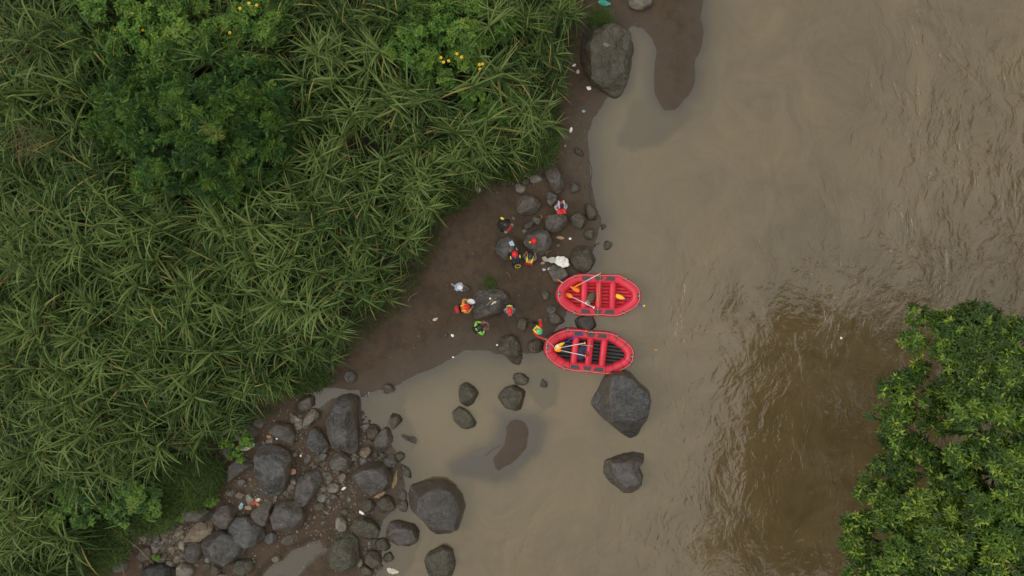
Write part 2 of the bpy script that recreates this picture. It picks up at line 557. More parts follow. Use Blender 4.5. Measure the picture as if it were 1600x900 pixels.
gl = t.n('ShaderNodeBsdfGlossy', {'Color': (1, 1, 1, 1), 'Roughness': 0.07, 'Normal': nm}).outputs[0]
fr = t.n('ShaderNodeFresnel', {'IOR': 1.72, 'Normal': nm}).outputs[0]
M['water'] = t.done(t.n('ShaderNodeMixShader', {0: fr, 1: under, 2: gl}).outputs[0])
river = link('river_water', np_mesh('river_water', np.stack([GX, GY, np.zeros_like(GX)], -1).reshape(-1, 3), QUADS, {'murk': murk, 'chop': chop, 'silt': silt}), M['water'])
props(river, 'muddy brown river water with ripples', 'river', kind='structure')

# ---------------------------------------------------------------- boulders and stones
def rock_mesh(outline, h, seed, sink=0.35, cuts=9, boxy=0.5, rough=0.05):
    """outline: (n,2) metres about its centre"""
    r = np.random.default_rng(seed)
    P = np.asarray(outline, float)
    size = np.sqrt(np.abs(np.sum(P[:, 0] * np.roll(P[:, 1], -1) - P[:, 1] * np.roll(P[:, 0], -1))) / 2)
    nt = int(np.clip(size * 46, 24, 120))
    nr = int(np.clip(size * 18, 9, 40))
    th = np.arange(nt) * 2 * PI / nt
    R = np.zeros(nt)
    for k, a in enumerate(th):
        d = np.array([math.cos(a), math.sin(a)])
        best = 0
        for (x0, y0), (x1, y1) in zip(P, np.roll(P, -1, 0)):
            e = np.array([x1 - x0, y1 - y0])
            den = d[0] * e[1] - d[1] * e[0]
            if abs(den) < 1e-12: continue
            t_ = (x0 * e[1] - y0 * e[0]) / den
            s_ = (x0 * d[1] - y0 * d[0]) / den
            if t_ > 0 and -1e-6 <= s_ <= 1 + 1e-6: best = max(best, t_)
        R[k] = best if best > 0 else R[k - 1]
    R = 0.8 * R + 0.10 * (np.roll(R, 1) + np.roll(R, -1))
    ph = np.linspace(-0.6, PI / 2, nr + 1)[:-1]
    rad = np.cos(ph) ** boxy
    zz = np.sign(np.sin(ph)) * np.abs(np.sin(ph)) ** 0.75
    zz = np.where(zz < 0, zz * (sink / 0.6) / max(h, 1e-3) * 0.9, zz)
    V = np.zeros((nr, nt, 3))
    V[..., 0] = rad[:, None] * (R * np.cos(th))
    V[..., 1] = rad[:, None] * (R * np.sin(th))
    V[..., 2] = zz[:, None] * h
    V = np.concatenate([V.reshape(-1, 3), [[0, 0, h]]])
    for k in range(cuts):
        a = r.uniform(0, 2 * PI)
        if k < max(2, cuts // 3):
            el, qt = math.radians(r.uniform(58, 84)), r.uniform(0.60, 0.84)
        else:
            el, qt = math.radians(r.uniform(14, 52)), r.uniform(0.86, 0.965)
        n = np.array([math.cos(a) * math.cos(el), math.sin(a) * math.cos(el), math.sin(el)])
        s = np.sort(V @ n)
        d = s[int(len(s) * qt)]
        e = np.maximum(V @ n - d, 0)
        V = V - n * (e * np.clip((V[:, 2] / h - 0.04) / 0.25, 0, 1))[:, None] * 0.86
    q = V / max(size, 0.05) * 1.7 + seed * 3.1
    dn = V - np.array([0, 0, h * 0.2])
    dn /= np.maximum(np.linalg.norm(dn, axis=1, keepdims=True), 1e-6)
    rg = 1 - np.abs(fbm(q * 1.3 + 50, 4)) * 4
    V = V + dn * ((fbm(q, 4) * 2.2 * rough * size) + rg * rough * 0.35 * size + fbm(q * 3.3 + 20, 3) * rough * 0.9 * size)[:, None]
    i = np.arange(nr * nt).reshape(nr, nt)
    Q = np.stack([i[:-1], np.roll(i[:-1], -1, 1), np.roll(i[1:], -1, 1), i[1:]], -1).reshape(-1, 4)
    T = np.stack([i[-1], np.roll(i[-1], -1), np.full(nt, nr * nt)], -1)
    return np_mesh('rock', V, [Q, T])


ROCKS = []


def rock(shape, h, style, label, cat='boulder', sink=None, cuts=9, rough=0.05, name=None, dz=0.0, z=None):
    """shape: outline in photo pixels, or (cx, cy, rx, ry, turn) of a rounded stone"""
    seed = len(ROCKS) + 1
    r = np.random.default_rng(seed * 13)
    if not isinstance(shape[0], (tuple, list)):
        cx, cy, rx, ry = shape[:4]
        a0 = math.radians(shape[4]) if len(shape) > 4 else 0.0
        a = np.arange(14) * 2 * PI / 14
        f = 1 + r.uniform(-0.13, 0.10, 14)
        ex, ey = rx * np.cos(a) * f, ry * np.sin(a) * f
        poly = np.stack([cx + ex * math.cos(a0) - ey * math.sin(a0), cy + ex * math.sin(a0) + ey * math.cos(a0)], -1)
    else:
        poly = np.array(shape, float)
    c = poly.mean(0)
    x, y = W(c[0], c[1], h * 0.5)
    out = np.stack([poly[:, 0] - c[0], c[1] - poly[:, 1]], -1) / PPM * (H - h * 0.4) / H * 1.05
    gz = float(ground_z(x, y)) if z is None else z
    base = max(gz, -0.07) if z is None else z
    if z is None and gz < -0.45:
        pass
    hh = h + max(0.0, -base)
    sk = sink if sink is not None else 0.25 + 0.1 * h
    if z is None and gz < -0.07: sk += min(-gz, 1.6)
    me = rock_mesh(out, hh, seed, sk, cuts, rough=rough)
    nm = name or {'boulder': 'boulder', 'stone': 'stone'}[cat]
    o = link(nm, me, M[style], loc=(x, y, base + dz))
    props(o, label, cat)
    ROCKS.append((o, c, poly))
    return o


B = rock
# --- by the sand spit
B([(917, 48), (925, 35), (950, 28), (975, 36), (985, 55), (992, 75), (988, 95), (978, 120), (972, 138), (962, 143), (945, 132), (925, 122), (919, 95), (912, 72)], 1.5, 'rock_olive',
  'huge craggy brown boulder with a grass tuft on its top beside the sand spit', cuts=12, rough=0.11)
B((1000, 3, 18, 11, 0), 0.5, 'rock_pale', 'pale grey boulder cut by the top edge above the sand spit')
B((1013, 6, 6, 6, 0), 0.35, 'rock_grey', 'small grey stone touching the pale boulder at the top edge', 'stone')
B((905, 238, 12, 4, 35), 0.15, 'rock_brown', 'narrow dark stone like a driftwood sliver on the waterline below the spit', 'stone')
# --- around the upper people
B([(860, 253), (867, 256), (875, 272), (880, 282), (881, 291), (875, 302), (869, 303), (863, 295), (857, 280), (852, 267), (854, 257)], 0.8, 'rock_grey',
  'long upright grey boulder at the grass edge above the standing people')
B([(828, 277), (834, 274), (846, 275), (847, 284), (838, 287), (829, 286)], 0.14, 'rock_pale', 'pale beige flat stone with a notch left of the long grey boulder', 'stone')
B((898, 292, 8, 8, 20), 0.4, 'rock_grey', 'pointed grey stone near the waterline right of the long grey boulder', 'stone', cuts=12)
B([(850, 303), (857, 299), (870, 306), (869, 314), (861, 323), (856, 318)], 0.35, 'rock_grey', 'grey wedge shaped stone just below the long grey boulder', 'stone', cuts=5)
B([(807, 314), (810, 307), (831, 306), (839, 313), (844, 321), (837, 331), (829, 335), (812, 335), (808, 327)], 0.55, 'rock_grey',
  'broad light grey boulder with a flat top near the grass edge', cuts=7)
B((813, 295, 10, 7, 25), 0.25, 'rock_pale', 'small pale broken stone above the flat topped light boulder', 'stone')
B((820, 285, 6, 6), 0.2, 'rock_olive', 'small olive stone between grass edge and pale flat stone', 'stone')
B((791, 284, 9, 9), 0.3, 'rock_brown', 'brown earthy stone half in the grass at the bank edge', 'stone')
B([(818, 360), (819, 351), (831, 346), (835, 350), (827, 358)], 0.35, 'rock_grey', 'slim grey brown stone with a bright flat face above the rock with the paper', 'stone', cuts=4)
B((838, 346, 9, 6, 20), 0.3, 'rock_grey', 'rounded grey stone behind the slim flat faced stone', 'stone')
B([(853, 346), (855, 338), (875, 334), (884, 339), (885, 350), (877, 360), (862, 364), (854, 358)], 0.75, 'rock_grey', 'smooth blue grey boulder below the person with black hair')
B([(817, 375), (829, 365), (846, 359), (855, 362), (859, 373), (862, 381), (854, 392), (841, 402), (831, 392), (821, 384)], 0.85, 'rock_grey',
  'angular grey boulder carrying the loose red helmet', cuts=8)
B([(774, 388), (782, 375), (795, 370), (808, 376), (810, 388), (803, 405), (789, 406), (778, 398)], 0.7, 'rock_dark',
  'dark rounded boulder with a sheet of paper lying on it', cuts=7)
B([(890, 343), (896, 335), (907, 333), (914, 339), (915, 350), (909, 357), (898, 354)], 0.55, 'rock_olive', 'olive rounded boulder at the waterline beside the smooth blue grey one')
B([(914, 320), (919, 318), (928, 324), (933, 333), (932, 343), (922, 344), (915, 337)], 0.5, 'rock_olive', 'cracked brown boulder standing furthest out at the upper waterline', cuts=12)
B([(938, 352), (943, 349), (948, 354), (941, 359)], 0.2, 'rock_olive', 'tiny dark triangular stone in the shallow water', 'stone', cuts=4)
B((921, 366, 7.5, 8, 10), 0.4, 'rock_olive', 'small wet brown stone between two larger waterline boulders', 'stone')
B([(941, 379), (948, 375), (958, 380), (953, 388), (950, 392), (941, 387)], 0.3, 'rock_olive', 'spiky dark brown stone alone in the shallows right of the white sack', 'stone', cuts=14, rough=0.12)
B([(897, 392), (905, 384), (919, 386), (926, 396), (930, 404), (924, 419), (913, 426), (900, 419), (892, 407)], 0.8, 'rock_olive',
  'big olive brown boulder between white sack and upper raft', cuts=10, rough=0.06)
B([(858, 424), (862, 415), (872, 413), (886, 425), (892, 434), (880, 440), (866, 440)], 0.35, 'rock_grey', 'flat dark grey slab under the left bow of the upper raft', cuts=5)
# --- centre
B([(740, 463), (747, 455), (770, 452), (783, 454), (792, 463), (797, 473), (790, 482), (780, 488), (757, 497), (743, 497), (739, 483)], 0.95, 'rock_grey',
  'large flat topped grey boulder ringed by people with litter on its top', cuts=6, rough=0.035)
B([(812, 495), (818, 497), (825, 502), (822, 513), (815, 519), (808, 510)], 0.4, 'rock_olive', 'brown oval stone below the helmeted person in blue sleeves', 'stone')
B([(783, 530), (792, 525), (802, 526), (812, 538), (816, 560), (812, 572), (800, 568), (788, 553), (778, 545)], 0.7, 'rock_olive',
  'brown ridged boulder at the head of the calm pool', cuts=9, rough=0.06)
B((837, 542, 12.5, 11), 0.35, 'rock_brown', 'round brown boulder beside the bow of the lower raft', cuts=4)
B((852, 461, 5, 8.5, -10), 0.2, 'rock_grey', 'small smooth oval stone left of the upper raft', 'stone', cuts=2)
B((861, 484, 8, 8), 0.3, 'rock_dark', 'dark square stone left of the rafts, higher of a touching pair', 'stone')
B([(857, 491), (866, 488), (880, 498), (884, 503), (872, 508), (859, 506)], 0.4, 'rock_grey', 'dark angular stone left of the rafts, lower of a touching pair', 'stone', cuts=12)
B([(895, 502), (905, 496), (925, 492), (936, 512), (920, 518), (905, 514)], 0.45, 'rock_black', 'wet black boulder wedged between the two rafts', cuts=8)
# --- in the pool and the river
B([(717, 605), (728, 599), (740, 605), (747, 615), (740, 631), (730, 636), (717, 628)], 0.55, 'rock_olive', 'brown egg shaped boulder in the calm pool')
B([(707, 645), (718, 636), (727, 641), (740, 655), (746, 664), (730, 672), (720, 668), (709, 657)], 0.4, 'rock_olive', 'dark mossy wedge boulder in the pool below the egg shaped one', cuts=5)
B([(777, 622), (790, 607), (805, 603), (818, 610), (827, 622), (820, 640), (805, 643), (792, 638)], 0.55, 'rock_olive', 'brown boulder with a hollow face above the sand bar', cuts=11, rough=0.07)
B((814, 593, 12, 10, 15), 0.35, 'rock_olive', 'small round brown boulder right above the hollow faced one', cuts=5)
B([(844, 604), (848, 592), (856, 600), (854, 606)], 0.25, 'rock_olive', 'tiny pointed stone below the lower raft', 'stone', cuts=4)
B([(924, 633), (935, 617), (956, 584), (972, 581), (988, 587), (999, 600), (1012, 612), (1017, 627), (1009, 659), (999, 683), (988, 688), (972, 677), (945, 653)], 1.5, 'rock_wet',
  'huge smooth dark kite shaped boulder in the river below the rafts', cuts=6, rough=0.03)
B([(943, 741), (947, 723), (969, 715), (990, 711), (1008, 713), (1006, 722), (997, 731), (1005, 744), (1003, 757), (991, 772), (977, 772), (953, 755)], 0.9, 'rock_wet',
  'dark boulder with a horn on its right corner farthest out in the river', cuts=11, rough=0.055)
B([(637, 776), (642, 764), (662, 757), (690, 757), (708, 766), (718, 782), (721, 798), (714, 828), (700, 838), (680, 840), (670, 834), (654, 812), (640, 790)], 1.3, 'rock_wet',
  'huge rounded grey boulder at the mouth of the pool', cuts=6, rough=0.032)
B([(662, 880), (670, 866), (690, 855), (706, 862), (709, 886), (706, 905), (668, 905)], 0.7, 'rock_olive', 'brown grey boulder in the water at the bottom edge', cuts=9)
B([(601, 840), (608, 820), (620, 817), (646, 823), (655, 832), (650, 848), (638, 857), (620, 854), (606, 846)], 0.6, 'rock_wet', 'dark blue grey oblong boulder in shallow water left of the huge rounded one', cuts=10)
B([(547, 826), (554, 812), (566, 809), (584, 818), (591, 830), (588, 842), (578, 846), (558, 840)], 0.6, 'rock_olive', 'smooth olive brown oval boulder near the white bottle', cuts=4)
B([(509, 868), (524, 838), (546, 836), (556, 848), (558, 878), (550, 888), (530, 891), (512, 880)], 0.8, 'rock_olive', 'craggy lichen blotched boulder at the bottom beside the wet mud', cuts=14, rough=0.09)
B((582, 876, 12.5, 14.5), 0.5, 'rock_olive', 'squarish grey green boulder right of the craggy lichen blotched one', cuts=8)
B((606, 874, 8, 9), 0.3, 'rock_olive', 'small dark olive stone beside the squarish grey green boulder', 'stone')
B((597, 853, 13, 9, 15), 0.35, 'rock_olive', 'brown knobbly stone above the squarish grey green boulder', 'stone', cuts=13)
B((572, 892, 12, 8, 35), 0.3, 'rock_olive', 'mossy stone at the bottom edge touching the craggy boulder', 'stone')
B((562, 880, 5, 8, 10), 0.3, 'rock_tan', 'slim tan stone between craggy and squarish boulders', 'stone')
B((533, 818, 8, 12, -20), 0.35, 'rock_pale', 'pale upright oval stone left of the smooth olive boulder', 'stone', cuts=3)
B((540, 799, 9.5, 5, -10), 0.25, 'rock_olive', 'small flat brown stone above the pale upright oval one', 'stone')
B((575, 790, 11, 10), 0.3, 'rock_brown', 'dull brown round stone under the large black oval boulder', 'stone')
B((602, 789, 14, 13), 0.5, 'rock_olive', 'olive brown block below the large black oval boulder', cuts=8)
B((627, 774, 9, 11), 0.16, 'rock_grey', 'smooth blue grey slab left of the huge rounded boulder', 'stone', cuts=2)
B((630, 792, 7, 10), 0.32, 'rock_olive', 'brown pear shaped stone touching the huge rounded boulder', 'stone', cuts=3)
B([(550, 742), (560, 732), (575, 724), (600, 727), (610, 742), (611, 755), (600, 768), (580, 772), (562, 765), (550, 755)], 0.9, 'rock_wet',
  'large black oval boulder in the middle of the stone field', cuts=5, rough=0.035)
B((522, 761, 10, 7.5), 0.28, 'rock_pale', 'smooth pale oval stone left of the large black oval boulder', 'stone', cuts=2, rough=0.02)
B((536, 745, 6.5, 8, 15), 0.25, 'rock_tan', 'cream coloured stone between pale oval stone and large black boulder', 'stone', cuts=6)
B((504, 776, 7.5, 6.5), 0.22, 'rock_pale', 'round pale stone lowest but one of the pale cobbles', 'stone', cuts=3, rough=0.02)
B((498, 789, 11, 6, 8), 0.25, 'rock_olive', 'flat brown cobble below the round pale stone', 'stone')
B((634, 737, 5.5, 13, -38), 0.22, 'rock_grey', 'slender grey sliver of rock in the water above the huge rounded boulder', 'stone', cuts=9)
B((608, 722, 12, 11), 0.4, 'rock_grey', 'blue grey broken block right above the large black oval boulder', cuts=15, rough=0.09)
B((624, 714, 8, 8), 0.3, 'rock_olive', 'brown angular stone on the pool edge beside the broken blue block', 'stone', cuts=12)
B((598, 689, 11.5, 18, 20), 0.65, 'rock_dark', 'blue grey oval boulder on the edge of the pool', cuts=8, rough=0.06)
B([(606, 662), (613, 644), (630, 657), (622, 664), (614, 672)], 0.45, 'rock_olive', 'brown tooth shaped stone jutting into the pool', 'stone', cuts=5)
B([(560, 666), (580, 660), (576, 672), (570, 677)], 0.22, 'rock_pale', 'pale triangular stone right of the tall grey boulder', 'stone', cuts=3)
B((572, 706, 9.5, 10, 10), 0.35, 'rock_tan', 'pale brown round stone above the large black oval boulder', 'stone', cuts=4, rough=0.03)
B((583, 677, 10, 14, 25), 0.32, 'rock_brown', 'crumbling brown rock left of the blue grey oval boulder', 'stone', cuts=12, rough=0.11)
B([(526, 624), (540, 621), (554, 626), (556, 702), (550, 708), (518, 702), (510, 680), (509, 660), (519, 638)], 1.15, 'rock_dark',
  'tall long grey boulder with a straight right flank at the pool edge', cuts=6, rough=0.05)
B([(516, 722), (524, 708), (535, 708), (551, 720), (548, 730), (530, 734), (518, 730)], 0.5, 'rock_grey', 'light blue grey wrinkled boulder below the tall long one', cuts=8, rough=0.08)
B((606, 608, 10, 7), 0.3, 'rock_dark', 'dark oval stone alone on the upper pool edge', 'stone', cuts=4)
B((547, 589, 9.5, 9), 0.35, 'rock_dark', 'dark round stone alone on the mud near the grass tip', 'stone', cuts=4)
B((517, 593, 9, 8), 0.35, 'rock_olive', 'olive stone peeping out under the grass tip', 'stone')
B((508, 578, 10, 9), 0.4, 'rock_dark', 'grey stone deep under the grass tip', 'stone')
B((640, 685, 18, 9, 35), 0.02, 'rock_brown', 'purplish flat stone just breaking the surface of the pool', 'stone', cuts=3, rough=0.03)
# --- lower left boulder field
B([(466, 628), (474, 619), (490, 620), (491, 632), (476, 644), (466, 642)], 0.5, 'rock_grey', 'grey split boulder right under the grass, highest of the stone field', cuts=6)
B([(474, 672), (477, 652), (488, 637), (499, 647), (497, 655), (487, 660), (482, 674)], 0.4, 'rock_pale', 'pale grey hooked stone left of the tall long boulder', 'stone', cuts=8)
B([(421, 668), (425, 659), (455, 663), (461, 680), (459, 694), (455, 696), (440, 685), (425, 678)], 0.55, 'rock_dark', 'slate grey wedge boulder below the grass', cuts=5)
B([(475, 697), (488, 668), (500, 670), (513, 697), (508, 707), (480, 702)], 0.6, 'rock_dark', 'dark three cornered boulder left of the tall long one', cuts=6)
B([(400, 709), (404, 700), (429, 696), (449, 707), (455, 718), (447, 749), (440, 769), (418, 777), (409, 773), (401, 751)], 1.0, 'rock_dark',
  'big blocky dark boulder in the lower left stone field', cuts=6, rough=0.045)
B([(462, 764), (464, 747), (480, 737), (498, 734), (505, 749), (493, 769), (476, 790), (464, 784)], 0.7, 'rock_dark', 'slanting grey oval boulder right of the big blocky one', cuts=5)
B([(349, 738), (358, 727), (376, 714), (389, 717), (397, 727), (391, 734), (371, 742), (360, 753)], 0.45, 'rock_dark', 'black bent boulder with a tan rim left of the big blocky one', cuts=6)
B((364, 767, 8.5, 7, -20), 0.25, 'rock_grey', 'small dark grey stone beside a tan one on the brown mud', 'stone')
B([(371, 771), (378, 764), (385, 770), (381, 779), (374, 776)], 0.2, 'rock_tan', 'small tan orange stone on the brown mud', 'stone', cuts=4)
B((373, 673, 30, 14, 5), 0.4, 'rock_grey', 'long grey boulder half buried under the grass fringe', cuts=5)
B((359, 704, 16, 10, -8), 0.35, 'rock_grey', 'dull grey boulder below the creeping green plant')
B((345, 722, 9, 5), 0.2, 'rock_grey', 'small grey stone left beside the black bent boulder', 'stone')
B((408, 659, 9.5, 8), 0.35, 'rock_grey', 'grey stone at the end of the long half buried boulder', 'stone')
B([(425, 806), (432, 788), (446, 783), (465, 784), (477, 804), (470, 820), (455, 830), (430, 824)], 0.75, 'rock_dark', 'black squarish boulder below the big blocky one', cuts=6)
B([(385, 815), (400, 795), (420, 780), (427, 785), (426, 800), (418, 818), (405, 820)], 0.5, 'rock_grey', 'grey boulder beside the heap of coloured litter', cuts=6)
B([(285, 800), (295, 790), (315, 788), (333, 797), (334, 806), (318, 812), (295, 811)], 0.5, 'rock_dark', 'low oblong grey boulder touching a green sprig', cuts=7)
B([(335, 808), (345, 790), (358, 787), (369, 795), (369, 806), (358, 823), (346, 823), (336, 817)], 0.55, 'rock_dark', 'round brownish black boulder above two larger dark ones', cuts=3)
B([(358, 822), (370, 807), (390, 806), (410, 822), (415, 836), (400, 850), (388, 853), (365, 842)], 0.75, 'rock_wet', 'big black oval boulder right of the fissured one', cuts=5)
B([(319, 848), (328, 835), (348, 829), (368, 838), (385, 854), (378, 870), (360, 881), (340, 874), (322, 862)], 0.85, 'rock_wet',
  'big black fissured boulder lowest of the dark cluster', cuts=6, rough=0.06)
B([(288, 845), (300, 828), (310, 815), (333, 812), (335, 830), (318, 842), (300, 843)], 0.3, 'rock_tan', 'wide flat beige slab among the gravel', cuts=3)
B((306, 859, 12, 16, 25), 0.45, 'rock_dark', 'dark grey egg shaped stone left of the fissured boulder', 'stone', cuts=4)
B((266, 821, 10.5, 8.5), 0.3, 'rock_grey', 'rounded grey stone at the gravel and grass edge', 'stone')
B((284, 829, 8, 6, -20), 0.2, 'rock_tan', 'beige stone left of the wide beige slab', 'stone')
B((230, 863, 13, 13, 20), 0.45, 'rock_brown', 'brown grey stone at the left end of the gravel', 'stone')
B([(222, 905), (226, 888), (240, 879), (258, 879), (272, 888), (277, 905)], 0.7, 'rock_black', 'black boulder cut by the bottom edge in the lower left', cuts=8)
B((292, 889, 14, 12, 30), 0.4, 'rock_pale', 'pale pointed stone at the bottom edge beside the black boulder', 'stone', cuts=5)
B((382, 883, 16, 12, -20), 0.4, 'rock_olive', 'brownish grey stone at the bottom below the big black oval', 'stone', cuts=6)
B((340, 888, 8, 10), 0.3, 'rock_brown', 'dark brown stone at the bottom edge below the fissured boulder', 'stone')
B((269, 879, 8, 6, 15), 0.25, 'rock_pale', 'small pale stone above the pale pointed one', 'stone')
B((323, 882, 11, 6, -25), 0.15, 'rock_brown', 'flat brown stone sunk in the mud at the bottom', 'stone')
B((425, 838, 9, 9), 0.35, 'rock_dark', 'small dark round stone below the black squarish boulder', 'stone', cuts=3)
B((455, 841, 15, 7, -20), 0.16, 'rock_olive', 'flat muddy stone at the edge of the wet mud', 'stone')
B((432, 872, 7, 6, -30), 0.2, 'rock_tan', 'small brown stone on the grey puddle edge', 'stone')
B((482, 718, 5, 9, 12), 0.12, 'rock_grey', 'small pointed flat stone below the three cornered boulder', 'stone')
B((498, 716, 9, 6), 0.14, 'rock_brown', 'flat brown stone below the three cornered boulder', 'stone')
B((190, 880, 14, 12), 0.4, 'rock_dark', 'dark stone under the lowest left grass', 'stone')
B((350, 898, 10, 6), 0.2, 'rock_tan', 'tan stone cut by the bottom edge', 'stone')

from mathutils.bvhtree import BVHTree
_bvh = {}


def top_z(x, y):
    """height of the topmost rock (or the ground) under a point"""
    best = float(ground_z(x, y))
    for o, c, poly in ROCKS:
        if (o.location.x - x) ** 2 + (o.location.y - y) ** 2 > 9: continue
        if o.name not in _bvh:
            me = o.data
            _bvh[o.name] = BVHTree.FromPolygons([v.co[:] for v in me.vertices], [p_.vertices[:] for p_ in me.polygons])
        hit = _bvh[o.name].ray_cast(Vector((x - o.location.x, y - o.location.y, 5)), Vector((0, 0, -1)))
        if hit[0] is not None: best = max(best, hit[0].z + o.location.z)
    return best


def on_rock(px, py, guess=0.8):
    x, y = W(px, py, guess)
    for _ in range(3):
        x, y = W(px, py, top_z(x, y))
    return x, y, top_z(x, y)


B((944, 80, 6.5, 4, -15), 0.10, 'rock_pale', 'small flat bluish stone lying on top of the huge craggy boulder', 'stone', cuts=1, z=on_rock(944, 80, 1.3)[2] - 0.02)

# pebbles: a few meshes, many copies
PEB = []
for k in range(6):
    a = np.arange(10) * 2 * PI / 10
    rr = 1 + np.random.default_rng(k + 90).uniform(-0.2, 0.15, 10)
    PEB.append(rock_mesh(np.stack([np.cos(a) * rr * 0.15, np.sin(a) * rr * 0.11], -1), 0.10, 300 + k, 0.05, 5))
    PEB[-1].materials.append(M[['rock_grey', 'rock_pale', 'rock_tan', 'rock_grey', 'rock_dark', 'rock_pale'][k]])


def hits_rock(px, py, pad=2.0):
    for o, c, poly in ROCKS:
        if abs(px - c[0]) < 60 and abs(py - c[1]) < 70:
            if sdf(np.array([float(px)]), np.array([float(py)]), poly)[0] > -pad: return True
    return False


ZONES = [((470, 655), (16, 20), 22, 'cobbles between the wedge boulder and the hooked stone'),
         ((508, 745), (24, 32), 44, 'cobbles left of the large black oval boulder'),
         ((425, 690), (14, 8), 8, 'cobbles above the big blocky boulder'),
         ((570, 720), (26, 14), 20, 'cobbles above the large black oval boulder'),
         ((575, 660), (20, 25), 12, 'cobbles right of the tall long boulder'),
         ((440, 765), (50, 34), 36, 'cobbles around the big blocky boulder'),
         ((530, 800), (45, 35), 30, 'cobbles on the mud around the pale ovals'),
         ((290, 850), (75, 35), 45, 'cobbles in the gravel patch'),
         ((600, 880), (35, 24), 12, 'cobbles by the squarish boulder'),
         ((840, 330), (70, 70), 26, 'cobbles on the mud among the upper people'),
         ((720, 520), (90, 45), 16, 'cobbles scattered on the open mud'),
         ((900, 130), (22, 60), 10, 'cobbles on the narrow bank by the huge boulder')]
for (cx, cy), (sx, sy), n, grp in ZONES:
    for _ in range(n):
        for _t in range(12):
            px, py = cx + rng.normal() * sx * 0.6, cy + rng.normal() * sy * 0.6
            if not hits_rock(px, py, 1.5): break
        x, y = W(px, py)
        gz = float(ground_z(x, y))
        if gz < -0.03: continue
        me = PEB[int(rng.integers(6))]
        o = bpy.data.objects.new('pebble', me)
        COL.objects.link(o)
        s = float(rng.choice([0.5, 0.7, 0.95, 1.3, 1.75], p=[.22, .27, .25, .17, .09]))
        if 'mud' in grp or 'narrow' in grp: s *= 0.5
        o.location = (x, y, gz)
        o.scale = (s, s, s)
        o.rotation_euler = (0, 0, float(rng.uniform(0, 6.28)))
        props(o, 'small rounded pebble, one of the ' + grp, 'pebble', grp)

# gravel too small to pick apart
tv = np.array([[0, 0, .9], [1, 0, 0], [.2, .8, .1], [-.8, .5, 0], [-.7, -.6, .1], [.4, -.8, 0]])
tf = np.array([[0, 1, 2], [0, 2, 3], [0, 3, 4], [0, 4, 5], [0, 5, 1]])


def gravel(name, label, pts, smin, smax, mat):
    n = len(pts)
    gz = ground_z(pts[:, 0], pts[:, 1])
    ok = gz > -0.02
    pts, gz = pts[ok], gz[ok]
    n = len(pts)
    s = rng.uniform(smin, smax, n) ** 1.0
    a = rng.uniform(0, 6.28, n)
    V = tv[None] * s[:, None, None] * rng.uniform(0.6, 1.2, (n, 1, 3))
    ca, sa = np.cos(a)[:, None], np.sin(a)[:, None]
    V = np.stack([V[..., 0] * ca - V[..., 1] * sa + pts[:, 0:1], V[..., 0] * sa + V[..., 1] * ca + pts[:, 1:2], V[..., 2] + gz[:, None]], -1)
    F = (tf[None] + (np.arange(n) * 6)[:, None, None]).reshape(-1, 3)
    tint = np.repeat(rng.random(n), 6)
    o = link(name, np_mesh(name, V.reshape(-1, 3), F, {'tint': tint}, smooth=False), mat)
    return props(o, label, 'gravel', kind='stuff')


t = NT('gravel_stones')
M['gravel'] = t.done(t.pbsdf(t.ramp(t.attr('tint'), [(0, (0.05, 0.045, 0.04)), (0.45, (0.09, 0.078, 0.065)), (0.8, (0.16, 0.14, 0.115)), (1.0, (0.30, 0.27, 0.23))]), 0.7))


def scatter(cx, cy, sx, sy, n):
    px, py = cx + rng.normal(size=n) * sx, cy + rng.normal(size=n) * sy
    x, y = W(px, py)
    return np.stack([x, y], -1)


gravel('gravel', 'loose grey gravel between the lower left boulders',
       np.concatenate([scatter(285, 845, 24, 13, 900), scatter(235, 835, 22, 14, 500), scatter(450, 740, 60, 55, 900), scatter(540, 790, 40, 45, 500), scatter(330, 840, 40, 30, 500), scatter(508, 755, 16, 26, 380), scatter(470, 660, 12, 16, 200), scatter(570, 722, 18, 10, 260),
                       scatter(440, 780, 55, 40, 420), scatter(590, 870, 30, 25, 200), scatter(575, 660, 14, 20, 150)]), 0.018, 0.07, M['gravel'])
gravel('grit', 'tiny stones and grit strewn over the brown mud',
       np.concatenate([scatter(720, 480, 60, 60, 240), scatter(840, 360, 45, 60, 350), scatter(900, 190, 18, 90, 320), scatter(640, 560, 70, 22, 140), scatter(860, 290, 40, 20, 150),
                       scatter(1020, 60, 40, 50, 40)]), 0.008, 0.028, M['gravel'])

# ---------------------------------------------------------------- plants
M['grass'] = leaf_mat('cane_grass_leaf', (0.013, 0.035, 0.009), (0.036, 0.078, 0.016), (0.150, 0.212, 0.062), (0.30, 0.23, 0.08))
M['grass_dark'] = leaf_mat('undergrowth_leaf', (0.016, 0.034, 0.009), (0.028, 0.054, 0.013), (0.05, 0.08, 0.02), (0.13, 0.10, 0.05))
M['grass_short'] = leaf_mat('short_grass_leaf', (0.026, 0.055, 0.011), (0.042, 0.080, 0.016), (0.085, 0.14, 0.03), (0.16, 0.14, 0.06))
M['shrub_dark'] = leaf_mat('dark_shrub_leaf', (0.022, 0.062, 0.024), (0.040, 0.104, 0.030), (0.13, 0.24, 0.042), (0.20, 0.20, 0.06))
M['shrub_bright'] = leaf_mat('bright_shrub_leaf', (0.032, 0.085, 0.014), (0.060, 0.140, 0.022), (0.14, 0.25, 0.040), (0.16, 0.21, 0.04))
M['tree_leaf'] = leaf_mat('tree_leaf', (0.011, 0.032, 0.006), (0.034, 0.084, 0.010), (0.135, 0.23, 0.024), (0.26, 0.34, 0.04), 0.5, 0.2, 0.3)
M['plume'] = leaf_mat('grass_plume', (0.12, 0.115, 0.05), (0.18, 0.16, 0.075), (0.24, 0.20, 0.10), (0.30, 0.22, 0.13), 0.6)
M['cane'] = simple('grass_cane', (0.085, 0.095, 0.035), 0.5)
